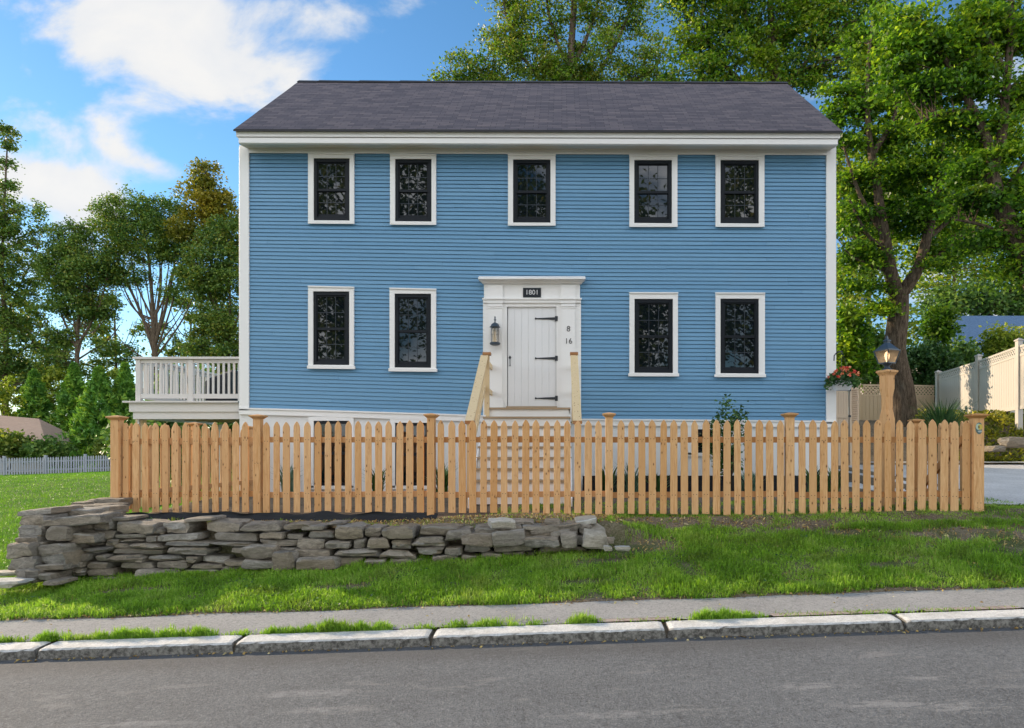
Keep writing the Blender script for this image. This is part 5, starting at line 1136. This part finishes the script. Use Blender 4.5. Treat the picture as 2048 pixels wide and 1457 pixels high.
# vinyl fences on the right
def lattice(mb, a, b, z0, z1, y_off, pitch, wdt=.022):
    """diagonal strips in the vertical plane from a to b (xy), between heights z0 and z1"""
    a = Vector((a[0], a[1], 0)); b = Vector((b[0], b[1], 0)); L_ = (b - a).length; u_ = (b - a) / L_; h = z1 - z0; n_ = Vector((u_.y, -u_.x, 0))
    for sgn, oy in ((1, 0), (-1, .008)):
        k = -h
        while k < L_:
            s0, s1 = k, k + h; t0, t1 = max(0, -k / h), min(1, (L_ - k) / h)
            if t1 - t0 > .05:
                p = a + u_ * (k + h * t0); r = a + u_ * (k + h * t1); zz0, zz1 = z0 + h * t0, z0 + h * t1
                if sgn < 0: zz0, zz1 = z1 - h * t0, z1 - h * t1
                mb.beam(Vector((p.x, p.y, zz0)) + n_ * (y_off + oy), Vector((r.x, r.y, zz1)) + n_ * (y_off + oy), .006, wdt, n_.cross(Vector((0, 0, 1)))) if False else mb.beam(Vector((p.x, p.y, zz0)) + n_ * (y_off + oy), Vector((r.x, r.y, zz1)) + n_ * (y_off + oy), .007, wdt)
            k += pitch
def vinyl_panel(root, a, b, z0a, z0b, z1a, z1b, m, lat=.28):
    a = Vector((a[0], a[1], 0)); b = Vector((b[0], b[1], 0)); n_ = max(4, int((b - a).length / .15)); bo = MB()
    u_ = (b - a).normalized(); nr = Vector((u_.y, -u_.x, 0))
    for k in range(n_):
        p, q_ = a.lerp(b, (k + .03) / n_), a.lerp(b, (k + .97) / n_); lo0 = z0a + (z0b - z0a) * k / n_; lo1 = z0a + (z0b - z0a) * (k + 1) / n_; hi0 = z1a + (z1b - z1a) * k / n_ - lat; hi1 = z1a + (z1b - z1a) * (k + 1) / n_ - lat
        bo.hexa([(p.x + nr.x * .012, p.y + nr.y * .012, lo0), (q_.x + nr.x * .012, q_.y + nr.y * .012, lo1), (q_.x - nr.x * .012, q_.y - nr.y * .012, lo1), (p.x - nr.x * .012, p.y - nr.y * .012, lo0), (p.x + nr.x * .012, p.y + nr.y * .012, hi0), (q_.x + nr.x * .012, q_.y + nr.y * .012, hi1), (q_.x - nr.x * .012, q_.y - nr.y * .012, hi1), (p.x - nr.x * .012, p.y - nr.y * .012, hi0)])
    bo.hexa([(a.x, a.y, z0a), (b.x, b.y, z0b), (b.x - nr.x * .006, b.y - nr.y * .006, z0b), (a.x - nr.x * .006, a.y - nr.y * .006, z0a), (a.x, a.y, z1a - lat), (b.x, b.y, z1b - lat), (b.x - nr.x * .006, b.y - nr.y * .006, z1b - lat), (a.x - nr.x * .006, a.y - nr.y * .006, z1a - lat)])
    bo.build('panel', m, root); r_ = MB()
    for f_, hh in ((lambda z0, z1: z1 - .03, .06), (lambda z0, z1: z1 - lat, .07), (lambda z0, z1: z0 + .03, .1)):
        r_.beam((a.x, a.y, f_(z0a, z1a)), (b.x, b.y, f_(z0b, z1b)), .05, hh)
    r_.build('rail', m, root); lt = MB(); lattice(lt, a, b, min(z1a, z1b) - lat + .03, max(z1a, z1b) - .06, 0, .135, .05); lt.build('lattice', m, root)
def vpost(root, x, y, z0, z1, m, s_=.065):
    o = MB().box(x - s_, x + s_, y - s_, y + s_, z0, z1).build('post', m, root, bevel=.004)
    MB().lathe((x, y, z1), [(s_ + .02, 0), (s_ + .02, .03), (.001, .09)], sq=True).build('post_cap', m, o)
vf = thing('vinyl_fence', 'grey white vinyl privacy fence with lattice top climbing the right side of the driveway', 'fence')
VP_ = [(WX(1876, 25), 25.0), (WX(1957, 22.0), 22.0), (WX(2038, 19.3), 19.3), (WX(2150, 16.8), 16.8)]
vt = [WZ(748, 25), WZ(722, 22.0), WZ(692, 19.3), WZ(660, 16.8)]; vb = [WZ(850, 25), WZ(832, 22), WZ(818, 19.3), WZ(800, 16.8)]
for k in range(4): vpost(vf, *VP_[k], vb[k] - (.6 if k else .5), vt[k] + (.14 if k in (1, 2) else .05), M['vinyl'], .07)
for k in range(3): vinyl_panel(vf, VP_[k], VP_[k + 1], vb[k], vb[k + 1], vt[k], vt[k + 1], M['vinyl'])
tf = thing('tan_fence', 'tan vinyl fence with square lattice strip behind the maple trunk', 'fence')
tps = [(WX(1716, 24.6), 24.6), (WX(1800, 24.8), 24.8), (WX(1868, 25), 25.0)]; tz1 = WZ(770, 24.8)
for k in range(2): vinyl_panel(tf, tps[k], tps[k + 1], 1.8, 1.8, tz1, tz1, M['tan'], .4)
vpost(tf, *tps[0], 1.7, WZ(758, 24.6), M['tan']); 
tg = thing('tan_gate', 'tan plank gate with black hinges beside the right corner board', 'gate')
gd = 17; g = MB(); x0, x1 = WX(1672, gd), WX(1697, gd)
for k in range(5): g.box(x0 + (x1 - x0) * (k + .04) / 5, x0 + (x1 - x0) * (k + .96) / 5, gd, gd + .03, .9, WZ(781, gd))
g.box(x0, x1, gd + .03, gd + .05, .9, WZ(781, gd)); g.box(x0, x1, gd - .02, gd, WZ(833, gd) - .04, WZ(833, gd) + .04); g.build('gate_panel', M['tan'], tg)
lv = MB(); xa, xb = WX(1699, gd), WX(1719, gd); lv.box(xa, xb, gd + .03, gd + .06, .9, WZ(775, gd))
for k in range(16): lv.hexa([(xa + .05, gd - .01, WZ(845, gd) + k * .055), (xb - .03, gd - .01, WZ(845, gd) + k * .055), (xb - .03, gd + .03, WZ(845, gd) + k * .055 + .03), (xa + .05, gd + .03, WZ(845, gd) + k * .055 + .03), (xa + .05, gd - .01, WZ(845, gd) + k * .055 + .012), (xb - .03, gd - .01, WZ(845, gd) + k * .055 + .012), (xb - .03, gd + .03, WZ(845, gd) + k * .055 + .042), (xa + .05, gd + .03, WZ(845, gd) + k * .055 + .042)])
lv.box(xa, xa + .05, gd - .02, gd + .03, .9, WZ(775, gd)); lv.build('louvre_panel', M['tan'], tg)
for py in (781, 833):
    MB().box(WX(1696, gd), WX(1701, gd), gd - .04, gd - .0205, WZ(py + 2, gd), WZ(py - 2, gd)).build('hinge', M['iron'], tg)

# ------------------------------------------------------------------ garden plants
def tuft(name, label, x, y, h, n, leaf, spread=.35, wd=.03, cat='plant', group='garden plants behind the fence', arch=.6):
    z0 = zt1(x, y); V_, F_ = [], []
    for k in range(n):
        a = rnd.uniform(0, 6.28); s_ = spread * rnd.uniform(.2, 1); hh = h * rnd.uniform(.55, 1.05); w_ = wd * rnd.uniform(.6, 1.2); px_, py_ = x + rnd.gauss(0, .04), y + rnd.gauss(0, .04)
        dx, dy = math.cos(a), math.sin(a); b = len(V_)
        for t in (0, .35, .7, 1):
            r = s_ * t ** 1.5; z_ = z0 + hh * (t - arch * .4 * t ** 3); ww = w_ * (1 - t ** 2 * .96) * .5
            V_ += [(px_ + dx * r - dy * ww, py_ + dy * r + dx * ww, z_), (px_ + dx * r + dy * ww, py_ + dy * r - dx * ww, z_)]
        for j in range(3): F_.append((b + 2 * j, b + 2 * j + 1, b + 2 * j + 3, b + 2 * j + 2))
    o = np_mesh(name, np.array(V_), np.array(F_), leaf); tag(o, label, cat, group); return o
tuft('ornamental_grass', 'dark green ornamental grass clump in front of the vinyl fence', WX(1885, 16.5), 16.5, 1.7, 520, M['leaf_gard'], .95, .03, 'grass plant', None).location = (0, 0, .35)
gp = [(575, 12.6, .75, 'leaf_blue', 'blue green spiky plant left of the first basement window'), (755, 12.5, .7, 'leaf_gard', 'dark arching plant between the two basement windows'), (885, 12.3, .8, 'leaf_gard', 'dark leafy plant just left of the front steps'),
      (1215, 12.3, .75, 'leaf_gard', 'dark strap leaved plant just right of the front steps'), (1262, 12.4, .8, 'leaf_blue', 'blue green plant second to the right of the front steps'), (1315, 12.3, .6, 'leaf_gard', 'green clump left of the garden shrub'), (1500, 12.4, .6, 'leaf_blue', 'grey green clump right of the garden shrub'),
      (1625, 12.4, .75, 'leaf_gard', 'strap leaved plant near the right house corner'), (1665, 12.2, .7, 'leaf_gard', 'green clump at the foot of the right corner board'), (330, 13.0, .5, 'leaf_gard', 'low green plant under the deck')]
for px, d, h, lf, lb in gp: tuft('garden_plant', lb, WX(px, d), d, h, 70, M[lf], .4, .045)
sp = bush('garden_shrub', 'airy dark green shrub against the blue clapboards right of the door', 1455, 880, 42, 82, 12.75, M['leaf_gard'], 1500, .075, clump=.16)
tuft('yucca', 'small leafy weed plant at the left end of the landscape fabric', WX(300, 8.5), 8.5, .12, 30, M['leaf_gard'], .12, .02, 'weed', None).name = 'small_weed'
for px, lb in ((395, 'tiny green weed left of the second fence post'), (430, 'tiny weed nearest the second fence post'), (690, 'tiny grass weed below the middle of the second fence bay'), (345, 'tiny yellow green weed above the left stones')):
    tuft('small_weed', lb, WX(px, 8.45), 8.45, .13, 16, M['leaf_yg'], .1, .022, 'weed', 'small weeds on the wall top')
# bed on the right bank
def scatter(name, n, fx, fy, leaf, ls, hgt_=.25, dz=0.0, cond=None):
    x = rng.uniform(*fx, n); y = rng.uniform(*fy, n)
    if cond is not None: k = cond(x, y); x, y = x[k], y[k]
    z_ = zt(x, y) + rng.random(len(x)) ** 1.5 * hgt_ * (.6 + .8 * np.array([mnoise.noise((a * .9, b * .9, 3)) for a, b in zip(x, y)])) + dz
    return leaves(name, np.stack([x, y, z_], 1), rng.uniform(.6, 1.3, len(x)) * ls, leaf, None, .6)
tag(scatter('groundcover', 9000, (10.2, 17), (17.5, 21.2), M['leaf_bed'], .12, .5), kind='stuff')
for px, py, hw, hh, lb in ((2030, 885, 26, 10, 'large grey boulder in the groundcover bed beside the driveway'), (1988, 898, 14, 6, 'smaller grey rock in the groundcover left of the boulder')):
    p = W(px, py, 17.4); o = link('bed_boulder', stone_mesh('bed_boulder', hw * 17.4 / F, .25, hh * 17.4 / F, px, M['stone'], 4, .2, .5)); o.location = p; tag(o, lb, 'boulder', 'boulders in the planting bed')

# ------------------------------------------------------------------ grass
def blades(name, x, y, h, wd, m, lean=.5, zf=None):
    n = len(x); z_ = zt(x, y) - .005 if zf is None else zf(x, y); a = rng.uniform(0, 2 * np.pi, n); ln = np.abs(rng.normal(0, lean, n)) * h
    dx, dy = np.cos(a), np.sin(a); b = rng.uniform(0, 2 * np.pi, n); wx, wy = np.cos(b) * wd / 2, np.sin(b) * wd / 2
    V_ = np.zeros((n, 5, 3))
    V_[:, 0] = np.stack([x - wx, y - wy, z_], 1); V_[:, 1] = np.stack([x + wx, y + wy, z_], 1)
    mx_, my_, mz_ = x + dx * ln * .35, y + dy * ln * .35, z_ + h * .6
    V_[:, 2] = np.stack([mx_ + wx * .8, my_ + wy * .8, mz_], 1); V_[:, 3] = np.stack([mx_ - wx * .8, my_ - wy * .8, mz_], 1)
    V_[:, 4] = np.stack([x + dx * ln, y + dy * ln, z_ + h * np.clip(1 - ln / h * .45, .35, 1)], 1)
    base = np.arange(n)[:, None] * 5
    f3 = np.concatenate([base + np.array([0, 1, 2]), base + np.array([0, 2, 3]), base + np.array([3, 2, 4])])
    return np_mesh(name, V_.reshape(-1, 3), f3, m)
def nz_arr(x, y, s_, z_=0.0): return np.array([mnoise.noise((a * s_, b * s_, z_)) for a, b in zip(x, y)])
PATCH = [(2.95, 8.1, .42, .2), (3.35, 7.85, .3, .12), (4.5, 7.65, .9, .26), (5.3, 7.2, .8, .34), (1.7, 8.45, .9, .2), (.2, 6.75, .3, .08), (-2.2, 6.9, .35, .08), (3.4, 6.85, .3, .09), (-4.4, 7.1, .4, .08), (.95, 7.62, .42, .3), (6.2, 7.6, 1.0, .5), (1.5, 8.35, .5, .12), (2.1, 8.3, .45, .15), (.55, 7.3, .3, .08)]
def bare(x, y):
    m = np.zeros(len(x))
    for a, b, rx, ry in PATCH: m = np.maximum(m, np.exp(-((x - a) / rx) ** 2 - ((y - b) / ry) ** 2))
    return m
def bank_grass():
    n = 330000; x = rng.uniform(-8.2, 7.4, n); y = rng.uniform(6.22, 9.05, n)
    nA = nz_arr(x, y, 1.5, 1); nB = nz_arr(x, y, 4.2, 5)
    edge = 6.30 + .07 * nz_arr(x, 0 * y, 1.1) + .06 * nz_arr(x, 0 * y, 5, 2)
    k = 1.0 - 1.6 * bare(x, y) + .25 * nA + .35 * nB
    k = np.where((x < .75) & (x > -6.15) & (y > 7.66), .02 + .12 * (nB > .42), k)          # soil on top of the wall
    k = np.where((x > .6) & (y > 8.1), k * .3 + .3 * (nB > .1), k)                                      # thin dry grass along the fence
    k = np.where((x < -6.15) & (y > 7.0), 0, k)
    keep = (rng.random(n) < k) & (y > edge)
    x, y, nA, nB = x[keep], y[keep], nA[keep], nB[keep]
    h = (.066 + .03 * nA + .04 * nB) * rng.uniform(.5, 1.3, len(x)); h = np.where(y > 8.1, h * .6, h); h = np.clip(h, .02, .17)
    tag(blades('bank_grass', x, y, h, rng.uniform(.0045, .0105, len(x)), M['grass'], .95), kind='stuff')
bank_grass()
n = 5200; x = rng.uniform(-8, 7, n); y = rng.uniform(6.3, 8.7, n); k = (nz_arr(x, y, 2.3, 9) > .12) & ~((x < .75) & (y > 7.6)) & (bare(x, y) < .4); x, y = x[k], y[k]
tag(leaves('clover', np.stack([x, y, zt(x, y) + rng.uniform(.03, .08, len(x))], 1), rng.uniform(.015, .034, len(x)), M['leaf_gard'], None, 1.6, .9), kind='stuff')
n = 5200; x = rng.uniform(-8, 7, n); y = rng.uniform(6.25, 8.9, n); k = ((nz_arr(x, y, 1.9, 12) > .05) | (y < 6.4) | (bare(x, y) > .25)) & ~((x < .75) & (y > 7.6)); x, y = x[k], y[k]
tag(blades('dry_grass', x, y, rng.uniform(.03, .09, len(x)), rng.uniform(.003, .006, len(x)), M['litter'], 1.5), kind='stuff')
def verge_grass():
    n = 60000; x = rng.uniform(-8.5, 6.5, n); y = 5.60 + np.abs(rng.normal(0, .06, n)); px = CX + x * F / 5.64
    c = np.zeros(n)
    for a, b, w_ in ((60, 440, 1), (520, 790, 1), (880, 1100, .9), (1125, 1210, 1), (1375, 1540, 1), (440, 520, .25), (790, 880, .3), (1100, 1130, .4), (1540, 2050, .12), (1210, 1375, .06), (-800, 60, .4)): c = np.where((px > a) & (px < b), w_ * np.clip(np.minimum(px - a, b - px) / 25, .1, 1), c)
    c = c * np.clip(.6 + .9 * nz_arr(x, y, 3.3, 7) + .9 * nz_arr(x, y, 11, 3), 0, 1.3); k = rng.random(n) < c; x, y, c = x[k], y[k], c[k]
    h = (.035 + .065 * c) * rng.uniform(.4, 1.2, len(x))
    tag(blades('verge_grass', x, y, h, rng.uniform(.004, .008, len(x)), M['grass'], .6, lambda a, b: .082 + SL * a), kind='stuff')
verge_grass()
def lawn_grass():
    n = 150000; r = rng.random(n); y = 7.0 + 31 * r ** 1.7; x = -6.1 - rng.random(n) * (2.5 + (y - 7) * .88)
    k = (y > 6.9) & ~((x > -6.45) & (y < 9.3)); x, y = x[k], y[k]
    sc2 = .6 + y / 18; h = .05 * rng.uniform(.6, 1.3, len(x)) * (1 + .15 * nz_arr(x, y, 2.0)) * np.clip(sc2, 1, 1.3)
    tag(blades('lawn_grass', x, y, h, .006 * sc2 ** 1.3 * rng.uniform(.7, 1.3, len(x)), M['lawn'], .6), kind='stuff')
lawn_grass()
def yard_grass():
    n = 22000; x = rng.uniform(-1, 6.5, n); y = rng.uniform(9.0, 11.0, n); k = rng.random(n) < .4 + nz_arr(x, y, 1.5, 4); x, y = x[k], y[k]
    tag(blades('yard_grass', x, y, .05 * rng.uniform(.5, 1.3, len(x)), np.full(len(x), .007), M['grass'], .7), kind='stuff')
yard_grass()
n = 900; x = rng.uniform(-6, 5.5, n); y = np.where(rng.random(n) < .35, 5.385 - np.abs(rng.normal(0, .03, n)), np.where(rng.random(n) < .6, 6.3 + rng.normal(0, .06, n), rng.uniform(5.7, 8.9, n)))
zz_ = np.where(y < 5.42, SL * x + .006, np.where(y < 6.25, .125 + SL * x, zt(x, y) + .02))
tag(leaves('leaf_litter', np.stack([x, y, zz_], 1), rng.uniform(.015, .04, n), M['litter'], None, 1.6), kind='stuff')
n = 5200; x = rng.uniform(-6, 6, n); y = np.where(x < .8, rng.uniform(7.95, 8.95, n), rng.uniform(7.2, 8.9, n)); k = (x < .8) | (bare(x, y) > .3); x, y = x[k], y[k]
tag(leaves('mulch', np.stack([x, y, zt(x, y) + .012], 1), rng.uniform(.02, .07, len(x)), M['litter'], None, 1.0, .3), kind='stuff')
